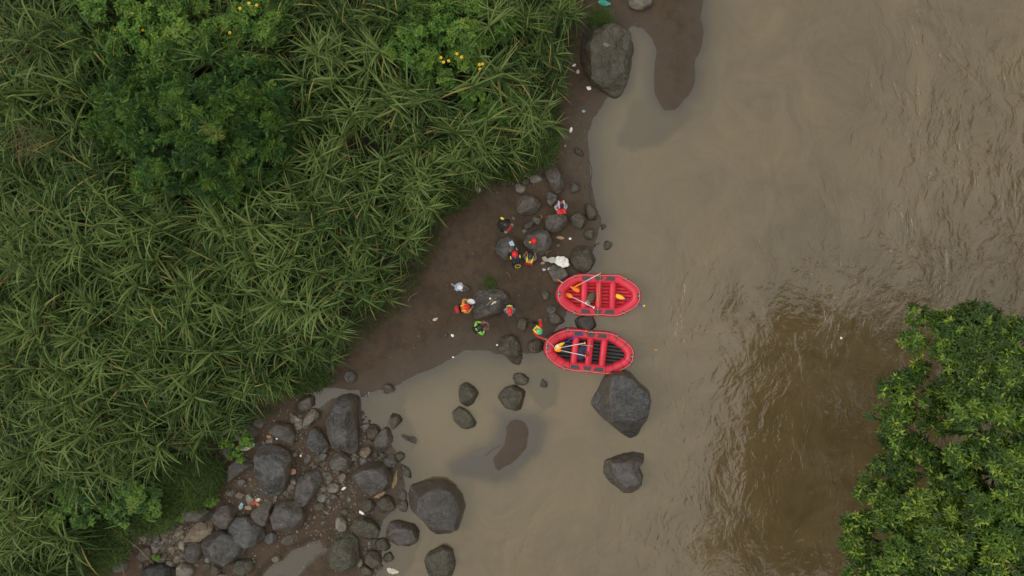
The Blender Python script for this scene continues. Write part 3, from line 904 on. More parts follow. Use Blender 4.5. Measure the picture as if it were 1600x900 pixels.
M['bark'] = simple('bark', (0.055, 0.043, 0.032), 0.85, 0.35, 4, 0.6, 0.03)
M['flower'] = simple('yellow_petal', (0.78, 0.50, 0.015), 0.5, 0.08)
M['flower_c'] = simple('flower_centre', (0.45, 0.17, 0.01), 0.7)


def strips(P, az, el, L, Wd, droop, K=5, sway=0.0):
    """arched grass blades -> V (N*(K+1)*2,3), quads, along"""
    n = len(P)
    t_ = np.linspace(0, 1, K + 1)
    C = np.zeros((n, K + 1, 3)); C[:, 0] = P
    for k in range(K):
        e = el - droop * ((k + .5) / K) ** 1.25
        a = az + sway * (k / K)
        st = (L / K)[:, None] * np.stack([np.cos(e) * np.cos(a), np.cos(e) * np.sin(a), np.sin(e)], -1)
        C[:, k + 1] = C[:, k] + st
    roll = rng.uniform(-0.5, 0.5, n)
    S = np.stack([-np.sin(az) * np.cos(roll), np.cos(az) * np.cos(roll), np.sin(roll)], -1)
    w = np.minimum(1, t_ * 5 + 0.35) * (1 - t_ ** 2.2) + 0.03
    off = S[:, None, :] * (Wd[:, None] * w[None])[..., None] * 0.5
    V = np.stack([C - off, C + off], 2)
    b = (np.arange(n) * (K + 1) * 2)[:, None]
    k = np.arange(K)[None] * 2
    F = np.stack([b + k, b + k + 1, b + k + 3, b + k + 2], -1).reshape(-1, 4)
    return V.reshape(-1, 3), F


LEAF_T = np.array([[0, 0, 0], [.48, .5, .10], [.5, 0, 0], [.48, -.5, .10], [1, 0, -.14]])
LEAF_F = np.array([[0, 2, 4, 1], [0, 3, 4, 2]])
_u = []
_f = []
for k in range(4):           # a feathery compound leaf: four pairs of leaflets
    u = 0.12 + k * 0.22
    for s in (1, -1):
        i = len(_u)
        wd_ = [0.36, 0.5, 0.46, 0.3][k]
        _u += [[u, 0, 0], [u + .22, s * wd_ * .55, .05 - .03 * k], [u + .30, s * wd_, -.06 - .05 * k], [u + .06, s * wd_ * .7, -.02 - .04 * k]]
        _f.append([i, i + 1, i + 2, i + 3] if s < 0 else [i + 3, i + 2, i + 1, i])
FROND_T, FROND_F = np.array(_u), np.array(_f)


def leaves(P, D, U, L, Wd, tmpl=LEAF_T, faces=LEAF_F):
    D = D / np.linalg.norm(D, axis=1, keepdims=True)
    S = np.cross(U, D); S /= np.maximum(np.linalg.norm(S, axis=1, keepdims=True), 1e-6)
    N = np.cross(D, S)
    V = P[:, None] + D[:, None] * (tmpl[:, 0][None, :, None] * L[:, None, None]) + S[:, None] * (tmpl[:, 1][None, :, None] * Wd[:, None, None]) \
        + N[:, None] * (tmpl[:, 2][None, :, None] * L[:, None, None])
    F = (faces[None] + (np.arange(len(P)) * len(tmpl))[:, None, None]).reshape(-1, faces.shape[1])
    return V.reshape(-1, 3), F


def rosettes(C, n_leaf, L, Wd, up=0.5, tmpl=LEAF_T, faces=LEAF_F, tint=None, axis=None):
    """whorls of leaves at points C; returns V, F, tint"""
    m = len(C)
    k = n_leaf
    ax = np.zeros((m, 3)); ax[:, 2] = 1
    ax = ax + rng.normal(size=(m, 3)) * 0.35 if axis is None else axis + rng.normal(size=(m, 3)) * 0.3
    ax /= np.linalg.norm(ax, axis=1, keepdims=True)
    ref = np.where(np.abs(ax[:, :1]) < 0.9, np.array([[1.0, 0, 0]]), np.array([[0, 1.0, 0]]))
    e1 = np.cross(ax, ref); e1 /= np.linalg.norm(e1, axis=1, keepdims=True)
    e2 = np.cross(ax, e1)
    th = (np.arange(k) * 2.4)[None] + rng.uniform(0, 6.28, (m, 1)) + rng.normal(size=(m, k)) * 0.2
    upv = (np.linspace(-0.25, 1.0, k)[None] * up + rng.normal(size=(m, k)) * 0.15)
    D = np.cos(th)[..., None] * e1[:, None] + np.sin(th)[..., None] * e2[:, None] + upv[..., None] * ax[:, None]
    P = C[:, None] + ax[:, None] * (np.linspace(-0.3, 0.1, k)[None, :, None] * L)
    P = P + np.zeros_like(D)
    U = np.repeat(ax[:, None], k, 1).reshape(-1, 3)
    s = rng.uniform(0.65, 1.15, m * k)
    V, F = leaves(P.reshape(-1, 3), D.reshape(-1, 3), U, L * s, Wd * s, tmpl, faces)
    tt = rng.uniform(0, 0.75, m) if tint is None else tint
    T = np.clip(np.repeat(tt[:, None], k, 1) + np.linspace(-0.08, 0.12, k)[None] + rng.normal(size=(m, k)) * 0.06, 0, 1).reshape(-1)
    return V, F, np.repeat(T, len(tmpl))


# ---- tall cane grass: twelve different clumps, each copied as individuals
def grass_clump_mesh(seed, droopy=0.0, shade=0.0):
    r = np.random.default_rng(seed)
    Ps, az, el, L, Wd, dr, ti = [], [], [], [], [], [], []
    canes = MB()
    nc = int(r.integers(4, 7))
    for c in range(nc):
        a0 = r.uniform(0, 6.28)
        rad = r.uniform(0.03, 0.34)
        h = r.uniform(1.35, 2.35)
        lean = r.uniform(0.05, 0.35)
        b = np.array([math.cos(a0) * rad, math.sin(a0) * rad, -0.15])
        top = b + np.array([math.cos(a0) * lean * h, math.sin(a0) * lean * h, h])
        canes.tube([b, b * 0.5 + top * 0.5 + np.array([0, 0, .08]), top], [0.016, 0.013, 0.006], 5)
        nl = int(r.integers(17, 26))
        fan = r.uniform(0, 6.28)
        ctint = r.uniform(0.18, 0.45) + shade
        for k in range(nl):
            f = k / nl
            Ps.append(b + (top - b) * (0.42 + 0.58 * f))
            az.append(fan + (k % 2) * PI + r.normal() * 0.62)
            el.append(math.radians(8 + 60 * f ** 1.6 + r.normal() * 8))
            L.append((1.75 - 0.55 * f) * r.uniform(0.65, 1.15))
            Wd.append(r.uniform(0.042, 0.085))
            dr.append(r.uniform(0.35, 1.2) + droopy)
            dry = r.random()
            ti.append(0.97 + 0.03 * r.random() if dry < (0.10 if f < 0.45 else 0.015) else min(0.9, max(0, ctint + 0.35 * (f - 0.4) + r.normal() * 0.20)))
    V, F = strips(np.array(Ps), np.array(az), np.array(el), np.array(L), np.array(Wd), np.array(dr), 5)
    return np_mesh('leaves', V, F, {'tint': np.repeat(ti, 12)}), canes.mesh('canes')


CL = [grass_clump_mesh(500 + k, 0.5 if k % 4 == 3 else 0.0, 0.18 * (k % 3)) for k in range(15)]
for a_, b_ in CL:
    a_.materials.append(M['grass']); b_.materials.append(M['cane'])

SHRUBS = [(300, 190, 150, 118), (215, 55, 110, 52), (690, 72, 105, 70), (725, 165, 55, 34), (385, 25, 60, 30), (110, 795, 55, 50), (205, 790, 70, 45), (215, 300, 80, 28), (55, 95, 40, 30)]


def shrub_d(px, py):
    return min(((px - a) / c) ** 2 + ((py - b) / d) ** 2 for a, b, c, d in SHRUBS)


def canopy_xy(px, py, hh):
    x, y = W(px, py, hh)
    for _ in range(4):
        h = max(float(ground_z(x, y)), 0) + hh
        x, y = W(px, py, h)
    return x, y, max(float(ground_z(x, y)), 0)


cands, pts = [], []
tries = 0
while len(pts) < 300 and tries < 60000:
    tries += 1
    px, py = rng.uniform(-60, 900), rng.uniform(-50, 950)
    x, y, gz = canopy_xy(px, py, 1.6)
    dv = float(veg_d(np.array([x]), np.array([y]))[0])
    if dv < 0.35: continue
    if shrub_d(px, py) < 0.85: continue
    if py > 720 and px > 60 + (900 - py) * 0.9 and dv < 2.0: continue       # short grass there
    if any((px - q[0]) ** 2 + (py - q[1]) ** 2 < 31 ** 2 for q in pts): continue
    pts.append((px, py)); cands.append((x, y, gz, dv))
MARKS = [(300, 185, 'the large dark shrub'), (200, 60, 'the top left flowering shrub'), (690, 70, 'the central flowering shrub'), (755, 165, 'the light green low bush'), (95, 800, 'the far lower left bush'),
         (210, 785, 'the bush above the gravel'), (890, 80, 'the huge craggy boulder'), (700, 330, 'the bank corner'), (620, 470, 'the mud side grass tip'), (540, 550, 'the lowest grass tip by the pool'),
         (32, 535, 'the left feathery grass'), (200, 300, 'the broad leaved bush'), (45, 230, 'the dry pinkish plumes'), (370, 670, 'the half buried boulder'), (300, 740, 'the black bent boulder'),
         (480, 330, 'the heart of the grass bank'), (330, 430, 'the middle of the left bank'), (150, 620, 'the lower left slope'), (520, 180, 'the upper slope'), (420, 540, 'the lower slope'), (70, 400, 'the left slope'), (470, 40, 'the upper edge of the grass')]
DIRS = ['right of', 'below and right of', 'below', 'below and left of', 'left of', 'above and left of', 'above', 'above and right of']
LOOK = ['deep green', 'mid green', 'yellowish green']
FORM = ['', '', '', 'drooping ']
for (px, py), (x, y, gz, dv) in zip(pts, cands):
    k = int(rng.integers(len(CL)))
    mk = min(MARKS, key=lambda m_: (m_[0] - px) ** 2 + (m_[1] - py) ** 2)
    dr_ = DIRS[int(round(math.atan2(py - mk[1], px - mk[0]) / (PI / 4))) % 8]
    s = float((0.60 + 0.42 * min(dv / 2.2, 1)) * rng.uniform(0.85, 1.18))
    if px < 320: s *= 1.06
    lab = FORM[k % 4] + LOOK[k % 3] + ' grass clump ' + dr_ + ' ' + mk[2]
    o = empty('tall_grass_clump', (x, y, gz), float(rng.uniform(0, 6.28)), lab, 'grass clump', 'tall grass clumps around ' + mk[2])
    o.scale = (s, s, s * float(rng.uniform(0.65, 1.35)))
    o.rotation_euler[0] = float(rng.normal() * 0.10); o.rotation_euler[1] = float(rng.normal() * 0.10)
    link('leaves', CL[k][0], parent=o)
    link('canes', CL[k][1], parent=o)

rng = np.random.default_rng(55)
# ---- undergrowth of thinner blades filling in between
def blade_field(name, label, xy, lmin, lmax, wmin, wmax, mat, lift=(0.0, 0.0), tmax=0.9, e0=(35, 85), droop=(0.5, 1.5), K=3, cat='undergrowth'):
    n = len(xy)
    P = np.concatenate([xy, (np.maximum(ground_z(xy[:, 0], xy[:, 1]), -0.02) + rng.uniform(lift[0], lift[1] + 1e-6, n))[:, None]], 1)
    clus = vnoise(np.concatenate([xy * 1.3, np.zeros((n, 1))], 1))
    V, F = strips(P, rng.uniform(0, 6.28, n), np.radians(rng.uniform(*e0, n)), rng.uniform(lmin, lmax, n), rng.uniform(wmin, wmax, n), rng.uniform(*droop, n), K)
    ti = np.clip(clus * 0.6 + rng.uniform(-0.12, 0.28, n), 0, tmax)
    ti = np.where(rng.random(n) < 0.04, 1.0, ti)
    return props(link(name, np_mesh(name, V, F, {'tint': np.repeat(ti, (K + 1) * 2)}), mat), label, cat, kind='stuff')


def rand_veg(n, x0, x1, y0, y1, inset=0.0):
    xy = np.stack([rng.uniform(x0, x1, n), rng.uniform(y0, y1, n)], -1)
    d = veg_d(xy[:, 0], xy[:, 1])
    return xy[d > inset], d[d > inset]


xy, d = rand_veg(19000, -27, 5, -15.5, 15.5, -0.1)
blade_field('undergrowth', 'dense undergrowth of thin green blades below the tall clumps', xy, 0.5, 1.1, 0.018, 0.042, M['grass_dark'], (0.0, 0.5))
xy, d = rand_veg(3000, -27, 5, -15.5, 15.5, 0.6)
blade_field('tangled_grass', 'tangled long blades lying between the grass clumps', xy, 0.8, 1.5, 0.025, 0.06, M['grass'], (0.6, 1.4), 0.85, (5, 60), (0.5, 1.4), 4)
# fringe of short grass at the bank edge
xy, d = rand_veg(60000, -20, 4, -15, 15, -0.35)
m_ = (d < 0.9) & (rng.random(len(d)) < 0.9)
blade_field('fringe_grass', 'short green grass fringing the edge of the bank', xy[m_], 0.25, 0.6, 0.014, 0.03, M['grass_short'], (0, 0.15))


def patch(px, py, rx, ry, n, h=0.3):
    a, q = rng.uniform(0, 6.28, n), np.sqrt(rng.random(n))
    x, y = W(px + rx * q * np.cos(a), py + ry * q * np.sin(a), h)
    return np.stack([x, y], -1)


pl = np.concatenate([patch(290, 755, 55, 40, 5200), patch(325, 735, 30, 25, 1800), patch(230, 800, 55, 32, 3600), patch(150, 845, 60, 45, 4200), patch(835, 225, 40, 40, 2200), patch(780, 262, 55, 22, 2000),
                     patch(700, 310, 35, 22, 1200), patch(470, 590, 50, 24, 2000)])
blade_field('lawn_grass', 'soft short green grass at the bank foot above the stones', pl, 0.25, 0.65, 0.014, 0.032, M['grass_short'], (0, 0.5), 0.8)


rng = np.random.default_rng(99)
# ---- shrubs
def clumped(k, R, Rz, sr, ph):
    """k points in clumps of radius about sr over a dome of radius R, with outward directions"""
    ns = max(3, int(1.5 * (R / sr) ** 2))
    d = rng.normal(size=(ns, 3)); d /= np.linalg.norm(d, axis=1, keepdims=True)
    d[:, 2] = np.where(d[:, 2] < -0.15, -d[:, 2], d[:, 2])
    q = rng.uniform(0.5, 1.0, ns) ** 0.5 * (1 + 0.8 * fbm(d * 1.9 + ph, 2))
    S = d * q[:, None] * np.array([R, R, Rz])
    i = rng.integers(ns, size=k)
    e = rng.normal(size=(k, 3)); e /= np.linalg.norm(e, axis=1, keepdims=True)
    e[:, 2] = np.where(e[:, 2] < -0.3, -e[:, 2], e[:, 2])
    rs = (sr * rng.uniform(0.7, 1.25, ns))[i]
    P = S[i] + e * (rng.uniform(0.35, 1, k) ** 0.5 * rs)[:, None] * np.array([1, 1, 0.6])
    return P, e * 0.7 + d[i] * 0.3


def shrub(name, label, cat, lobes, n, kind, mat, ll, lw, ros, hh, group=None, flowers=(), flow_lift=0.1, sub_r=0.42):
    """lobes: list of (px,py,rpx,height above the ground)"""
    cx, cy, cz = canopy_xy(lobes[0][0], lobes[0][1], 0.6)
    root = empty(name, (cx, cy, cz), 0, label, cat, group)
    Cs, Ax = [], []
    tot = sum(r_ * r_ for _, _, r_, _ in lobes)
    twig = MB()
    for lx, ly, lr, lh in lobes:
        x, y, gz = canopy_xy(lx, ly, lh)
        R = lr / PPM * 0.92
        k = int(n * lr * lr / tot) + 8
        P, d = clumped(k, R, min(R * 0.75, lh * 0.7), min(sub_r, R * 0.45), lx)
        Cs.append(P + np.array([x - cx, y - cy, gz + lh * 0.72 - cz])); Ax.append(d * 0.8 + np.array([0, 0, 0.55]))
        k = len(P)
        for _ in range(3):
            e = P[int(rng.integers(k))] * 0.8 + np.array([x - cx, y - cy, gz + lh * 0.72 - cz])
            b = np.array([(x - cx) * 0.6, (y - cy) * 0.6, -0.1 + (gz - cz) * 0.6])
            twig.tube([b, (b + e) / 2 + rng.normal(size=3) * 0.08, e], [0.03, 0.02, 0.008], 5)
    C = np.concatenate(Cs); A = np.concatenate(Ax)
    cl = vnoise(C * 2.1 + 13)
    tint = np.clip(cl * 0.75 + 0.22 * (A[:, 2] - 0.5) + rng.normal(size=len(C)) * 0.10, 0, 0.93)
    tm, fc = (FROND_T, FROND_F) if kind == 'frond' else (LEAF_T, LEAF_F)
    V, F, T = rosettes(C, ros, ll, lw, 0.55, tm, fc, tint, A)
    fo = link('foliage', np_mesh('foliage', V, F, {'tint': T}), mat, root)
    fo['kind'] = 'stuff'
    twig.build('stems', M['bark'], root)
    for fx_, fy_ in flowers:
        q = np.array(W(fx_, fy_, cz + hh + flow_lift))
        f = MB()
        pt = np.arange(11) * 2 * PI / 11
        Vp, Fp = leaves(np.zeros((11, 3)), np.stack([np.cos(pt), np.sin(pt), 0.15 + 0 * pt], -1), np.repeat([[0, 0, 1.0]], 11, 0), np.full(11, 0.075), np.full(11, 0.042))
        fl = link('flower', np_mesh('flower', Vp, Fp), M['flower'], root, (q[0] - cx, q[1] - cy, hh + flow_lift))
        c2 = MB(); c2.ball((0, 0, 0.012), (0.024, 0.024, 0.016), 8, 4)
        c2.build('flower_centre', M['flower_c'], fl)
    return root


shrub('dark_shrub', 'large dark green feathery leaved shrub filling the upper left grass', 'shrub',
      [(300, 185, 85, 3.6), (220, 160, 62, 3.1), (380, 150, 68, 3.3), (395, 215, 60, 3.0), (250, 235, 66, 3.0), (330, 250, 62, 2.9), (410, 185, 45, 2.7), (185, 130, 45, 2.6), (300, 110, 62, 2.9), (165, 200, 38, 2.4), (340, 290, 45, 2.2)],
      3600, 'frond', M['shrub_dark'], 0.30, 0.20, 6, 3.4)
shrub('flowering_shrub', 'bright green leafy shrub with yellow flowers at the top left edge', 'shrub',
      [(215, 60, 55, 2.6), (150, 25, 48, 2.4), (280, 30, 50, 2.5), (130, 80, 30, 2.0), (230, 15, 45, 2.5), (180, 100, 35, 2.0)], 1700, 'leaf', M['shrub_bright'], 0.20, 0.10, 8, 2.5, 'yellow flowered shrubs in the grass',
      [(207, 22), (223, 47), (180, 46)])
shrub('flowering_shrub', 'green shrub with few yellow flowers between the dark shrub and the top edge', 'shrub',
      [(385, 25, 40, 2.4), (350, 40, 28, 2.2), (420, 15, 28, 2.2)], 600, 'leaf', M['shrub_bright'], 0.20, 0.10, 8, 2.4, 'yellow flowered shrubs in the grass',
      [(375, 13), (389, 5), (401, 8), (359, 51)])
shrub('flowering_shrub', 'bright green shrub dotted with most of the yellow flowers right of centre at the top', 'shrub',
      [(660, 45, 50, 2.6), (720, 40, 50, 2.6), (690, 85, 42, 2.3), (640, 25, 40, 2.5), (755, 25, 42, 2.5), (740, 75, 36, 2.2), (620, 60, 34, 2.2), (665, 100, 28, 1.9)], 1800, 'leaf', M['shrub_bright'], 0.20, 0.10, 8, 2.5, 'yellow flowered shrubs in the grass',
      [(722, 54), (689, 90), (693, 97), (701, 95), (714, 84), (721, 89), (749, 101), (754, 100), (750, 108)])
shrub('low_shrub', 'light green low bush amid the grass below the flowering shrub', 'shrub',
      [(745, 150, 26, 1.3), (775, 165, 28, 1.3), (760, 185, 22, 1.1), (800, 150, 18, 1.0)], 600, 'leaf', M['shrub_bright'], 0.16, 0.085, 8, 1.2)
shrub('low_shrub', 'dark leafy bush sunk in the grass at the far lower left', 'shrub',
      [(95, 800, 34, 1.5), (60, 825, 26, 1.4), (120, 770, 30, 1.5), (145, 810, 24, 1.2)], 700, 'leaf', M['shrub_dark'], 0.2, 0.11, 8, 1.4)
shrub('low_shrub', 'dark leafy bush in the short grass above the gravel', 'shrub',
      [(205, 775, 30, 1.2), (240, 790, 24, 1.0), (180, 800, 22, 1.0)], 500, 'leaf', M['shrub_dark'], 0.17, 0.095, 8, 1.1)
shrub('low_shrub', 'dark broad leaved bush below the large dark shrub', 'shrub',
      [(190, 300, 32, 1.7), (230, 305, 26, 1.6), (150, 290, 26, 1.6), (260, 320, 22, 1.4), (95, 300, 26, 1.6), (60, 290, 20, 1.5)], 800, 'leaf', M['shrub_dark'], 0.2, 0.12, 8, 1.5)
shrub('low_shrub', 'small dark bush at the far upper left corner', 'shrub',
      [(25, 110, 26, 1.8), (15, 140, 24, 1.8), (55, 95, 18, 1.6)], 400, 'leaf', M['shrub_dark'], 0.2, 0.12, 8, 1.6)
shrub('low_shrub', 'little dark leafed bush at the bank edge near the sand flat', 'shrub',
      [(685, 270, 20, 0.9), (665, 280, 16, 0.9), (705, 262, 14, 0.7)], 320, 'leaf', M['shrub_dark'], 0.14, 0.08, 8, 0.8)
shrub('low_shrub', 'little dark leafed bush among the grass at the left edge', 'shrub',
      [(70, 470, 22, 1.6), (60, 455, 18, 1.5), (195, 545, 18, 1.5)], 320, 'leaf', M['shrub_dark'], 0.17, 0.1, 8, 1.5)
for lx, ly, r_, n_, lab in ((327, 783, 10, 90, 'fresh green sprig on the low oblong grey boulder'), (372, 688, 17, 170, 'bright green creeping plant across the half buried boulder'),
                           (352, 690, 12, 90, 'small creeping plant beside the dull grey boulder'), (366, 716, 11, 80, 'green creeper above the black bent boulder'),
                           (242, 871, 5, 26, 'tiny green seedling on the stones at the lower left'), (280, 812, 6, 40, 'thin green weed at the edge of the gravel')):
    shrub('creeping_plant', lab, 'plant', [(lx, ly, r_, 0.45), (lx + r_ * 0.7, ly + 2, r_ * 0.6, 0.4)], n_, 'leaf', M['shrub_bright'], 0.09, 0.05, 7, 0.4)


# ---- tufts and plumes: single plants with a look of their own
def tuft(name, label, px, py, rx, ry, n, lmin, lmax, z0, mat, wmin=0.012, wmax=0.024, cat='grass tuft', dirn=None, droop=(0.4, 1.4), tr=(0.2, 0.85)):
    x, y = W(px, py, z0)
    a, q = rng.uniform(0, 6.28, n), np.sqrt(rng.random(n))
    P = np.stack([rx / PPM * q * np.cos(a), ry / PPM * q * np.sin(a), np.zeros(n)], -1)
    az = rng.uniform(0, 6.28, n) if dirn is None else dirn + rng.normal(size=n) * 0.6
    V, F = strips(P, az, np.radians(rng.uniform(25, 85, n)), rng.uniform(lmin, lmax, n), rng.uniform(wmin, wmax, n), rng.uniform(*droop, n), 4)
    o = link(name, np_mesh(name, V, F, {'tint': np.repeat(rng.uniform(*tr, n), 10)}), mat, None, (x, y, z0))
    return props(o, label, cat)


tuft('grass_tuft', 'grass tuft growing on top of the huge craggy boulder', 938, 31, 16, 12, 620, 0.3, 0.7, on_rock(940, 40, 1.2)[2] - 0.15, M['grass_short'])
tuft('grass_tuft', 'thin green grass tuft behind the large flat topped boulder', 765, 442, 13, 10, 230, 0.2, 0.42, 0.32, M['grass_short'], 0.008, 0.016)
tuft('grass_tuft', 'small grass tuft by the fallen litter at the upper river edge', 862, 180, 10, 14, 260, 0.2, 0.5, 0.2, M['grass_short'])
for px, py, d_, lab in ((32, 78, 0.2, 'pale pinkish grass plume near the upper left corner'), (55, 215, 2.2, 'faded feathery grass plume left of the large dark shrub'), (45, 232, -0.8, 'dry pinkish grass plume lowest left of the large dark shrub')):
    x, y, gz = canopy_xy(px, py, 2.4)
    tuft('grass_plume', lab, px, py, 34, 22, 85, 0.5, 1.2, gz + 2.0, M['plume'], 0.008, 0.02, 'grass plume', -d_, (0.2, 1.1), (0.0, 1.0))
x, y, gz = canopy_xy(30, 535, 2.3)
tuft('grass_plume', 'bushy yellow green feathery grass at the left edge', 32, 535, 38, 32, 900, 0.35, 0.8, gz + 1.5, M['grass'], 0.01, 0.025, 'grass plume', -0.3, (0.4, 1.3), (0.45, 0.9))
tuft('grass_plume', 'bushy pale feathery grass at the upper left edge under the pinkish plume', 25, 75, 28, 20, 500, 0.35, 0.8, gz + 1.6, M['grass'], 0.01, 0.025, 'grass plume', -0.3, (0.4, 1.3), (0.5, 0.92))


rng = np.random.default_rng(2024)
# ---- big tree leaning over the river from the right bank
TX, TY = 27.6, -12.0
TZ = float(ground_z(TX, TY))
tree = empty('riverside_tree', (TX, TY, TZ), 0, 'large leafy tree reaching over the water from the right edge', 'tree')
LOBES = [(1455, 518, 34, 8.2), (1500, 520, 44, 8.8), (1552, 540, 48, 9.4), (1598, 552, 50, 9.6), (1520, 570, 44, 9.0), (1575, 585, 55, 9.8), (1440, 610, 36, 8.0), (1400, 632, 33, 7.6), (1418, 668, 36, 8.0),
         (1500, 628, 40, 8.8), (1555, 655, 56, 9.8), (1475, 650, 30, 8.0), (1540, 700, 34, 8.8), (1500, 770, 40, 9.0), (1398, 742, 36, 7.8), (1440, 735, 40, 8.4), (1435, 788, 50, 8.8), (1520, 735, 46, 9.4), (1580, 735, 60, 10.2), (1375, 800, 34, 7.8), (1345, 850, 36, 7.6),
         (1395, 850, 50, 8.6), (1455, 845, 58, 9.4), (1520, 815, 60, 10.0), (1585, 815, 62, 10.6), (1350, 890, 36, 7.8), (1410, 905, 56, 8.6), (1480, 915, 60, 9.4), (1550, 890, 62, 10.2), (1610, 890, 62, 10.8),
         (1640, 600, 60, 10), (1650, 700, 66, 10.6), (1660, 800, 70, 11), (1655, 570, 55, 9.6), (1690, 640, 65, 10.4), (1720, 760, 75, 11), (1680, 900, 75, 11), (1760, 880, 75, 10.6), (1770, 680, 70, 10.2), (1720, 580, 60, 9.6),
         (1400, 975, 60, 8.8), (1480, 1000, 65, 9.4), (1570, 980, 70, 10.2), (1660, 1000, 75, 10.6),
         (1380, 1060, 65, 9.0), (1460, 1090, 70, 9.5), (1560, 1090, 75, 10.0), (1660, 1110, 80, 10.6), (1350, 1150, 65, 9.0), (1450, 1190, 75, 9.6), (1560, 1210, 80, 10.2), (1680, 1230, 85, 10.8), (1770, 1060, 80, 10.8)]
Cs, Ts, Ax, cen = [], [], [], []
for lx, ly, lr, lh in LOBES:
    x, y = W(lx, ly, lh)
    R = lr / PPM * (H - lh) / H
    cen.append((x, y, lh))
    k = int(230 * (lr / 40) ** 2)
    P, d = clumped(k, R * 1.05, R * 0.62, min(0.5, R * 0.42), lx * 0.37)
    Cs.append(P + np.array([x, y, lh - 0.25]))
    Ax.append(d * 0.7 + np.array([0, 0, 0.7]))
C = np.concatenate(Cs); A = np.concatenate(Ax)
base = vnoise(C * 1.4 + 31) * 0.55
young = rng.random(len(C)) < 0.20 + 0.10 * (vnoise(C * 0.6 + 3) > 0.55)
tint = np.where(young, rng.uniform(0.72, 0.98, len(C)), np.clip(base + 0.16 * (A[:, 2] - 0.6) + rng.normal(size=len(C)) * 0.08, 0, 0.66))
V, F, T = rosettes(C - np.array([TX, TY, TZ]), 9, 0.24, 0.082, 0.6, LEAF_T, LEAF_F, tint, A)
cr = link('crown', np_mesh('crown', V, F, {'tint': T}), M['tree_leaf'], tree)
cr['kind'] = 'stuff'
tk = MB()
fork = np.array([-3.4, 1.6, 5.6 - TZ])
tk.tube([(0, 0, -0.4), (-0.5, 0.2, 1.4), (-1.7, 0.8, 3.4 - TZ * 0.5), fork], [0.55, 0.45, 0.38, 0.30], 12)
tk.build('trunk', M['bark'], tree)
cen = np.array(cen) - np.array([TX, TY, TZ])
hubs = [np.array(W(px, py, 7.6) + (7.4,)) - np.array([TX, TY, TZ]) for px, py in ((1575, 600), (1560, 745), (1500, 850), (1650, 700), (1660, 900))]
for i, hb in enumerate(hubs):
    lm = MB()
    lm.tube([fork, fork * 0.5 + hb * 0.5 + np.array([0, 0, 0.2]), hb], [0.24, 0.13, 0.07], 8)
    for c in cen:
        if np.argmin([np.linalg.norm(c - q) for q in hubs]) == i:
            m1 = (hb + c) / 2 + rng.normal(size=3) * 0.2 - np.array([0, 0, 0.15])
            lm.tube([hb, m1, c], [0.05, 0.035, 0.012], 6)
            for _ in range(5):
                e = c + rng.normal(size=3) * np.array([0.7, 0.7, 0.25])
                lm.tube([m1 * 0.4 + c * 0.6, (c + e) / 2, e], [0.03, 0.018, 0.006], 4)
    lm.build('limb', M['bark'], tree)

# more of the trees that line the right bank, just past the frame: the river mirrors their dark crowns
for (x_, y_, s_, rz_, lab) in ((40.5, -15.0, 1.25, 0.0, 'tall bank tree standing outside the frame right of the leaning tree'), (35.0, -22.0, 1.3, 2.4, 'tall bank tree standing outside the frame below the leaning tree'),
                               (36.0, 13.0, 1.3, 3.0, 'tall bank tree standing outside the frame beyond the upper right water')):
    o = empty('riverside_tree', (x_, y_, float(ground_z(x_, y_))), rz_, lab, 'tree')
    o.scale = (s_, s_, s_)
    for ch in list(tree.children):
        c_ = ch.copy(); COL.objects.link(c_); c_.parent = o

# ---------------------------------------------------------------- rafts and paddles
t = NT('red_pvc')
o_ = t.obj()
c = t.mix(t.mapr(t.noise(o_, 1.6, 4), 0.35, 0.65), (0.60, 0.021, 0.052), (0.49, 0.016, 0.040))
c = t.mix(t.mapr(t.noise(o_, 5, 5, 0.7), 0.56, 0.75, 0, 0.35), c, (0.62, 0.075, 0.095))
c = t.mix(t.mapr(t.noise(o_, 2.3, 6, 0.72, 0.8), 0.60, 0.74, 0, 0.45), c, (0.16, 0.075, 0.05))
M['pvc'] = t.done(t.pbsdf(c, t.mapr(t.noise(o_, 3, 4), 0.3, 0.7, 0.3, 0.55), t.bump(t.noise(o_, 7, 4), 0.25, 0.02), 0.45))
M['pvc_floor'] = simple('red_floor', (0.50, 0.025, 0.04), 0.5, 0.1)
M['black_rub'] = simple('black_rubber', (0.022, 0.023, 0.026), 0.5, 0.2)
M['pad'] = simple('chafe_rubber', (0.052, 0.055, 0.065), 0.75, 0.15)
M['rope'] = simple('pale_rope', (0.55, 0.42, 0.34), 0.8)
M['strap'] = simple('tan_webbing', (0.46, 0.20, 0.05), 0.8)
M['strap_r'] = simple('red_webbing', (0.40, 0.02, 0.04), 0.8)
M['white'] = simple('white_plastic', (0.75, 0.75, 0.76), 0.45, 0.05)
M['alu'] = simple('pale_shaft', (0.62, 0.60, 0.66), 0.4, 0.05)
M['blue_shaft'] = simple('blue_shaft', (0.035, 0.05, 0.42), 0.4, 0.05)
M['orange'] = simple('orange_plastic', (0.85, 0.20, 0.015), 0.45, 0.05)
M['yellow'] = simple('yellow_plastic', (0.85, 0.46, 0.03), 0.45, 0.05)
M['olive'] = simple('olive_canvas', (0.075, 0.075, 0.045), 0.85, 0.25)
M['navy'] = simple('navy_cloth', (0.022, 0.032, 0.070), 0.85, 0.25)
M['grey'] = simple('grey_cloth', (0.20, 0.21, 0.20), 0.8, 0.2)
M['black'] = simple('black_cloth', (0.012, 0.012, 0.014), 0.75, 0.3)
M['metal'] = simple('steel_ring', (0.5, 0.5, 0.5), 0.3)


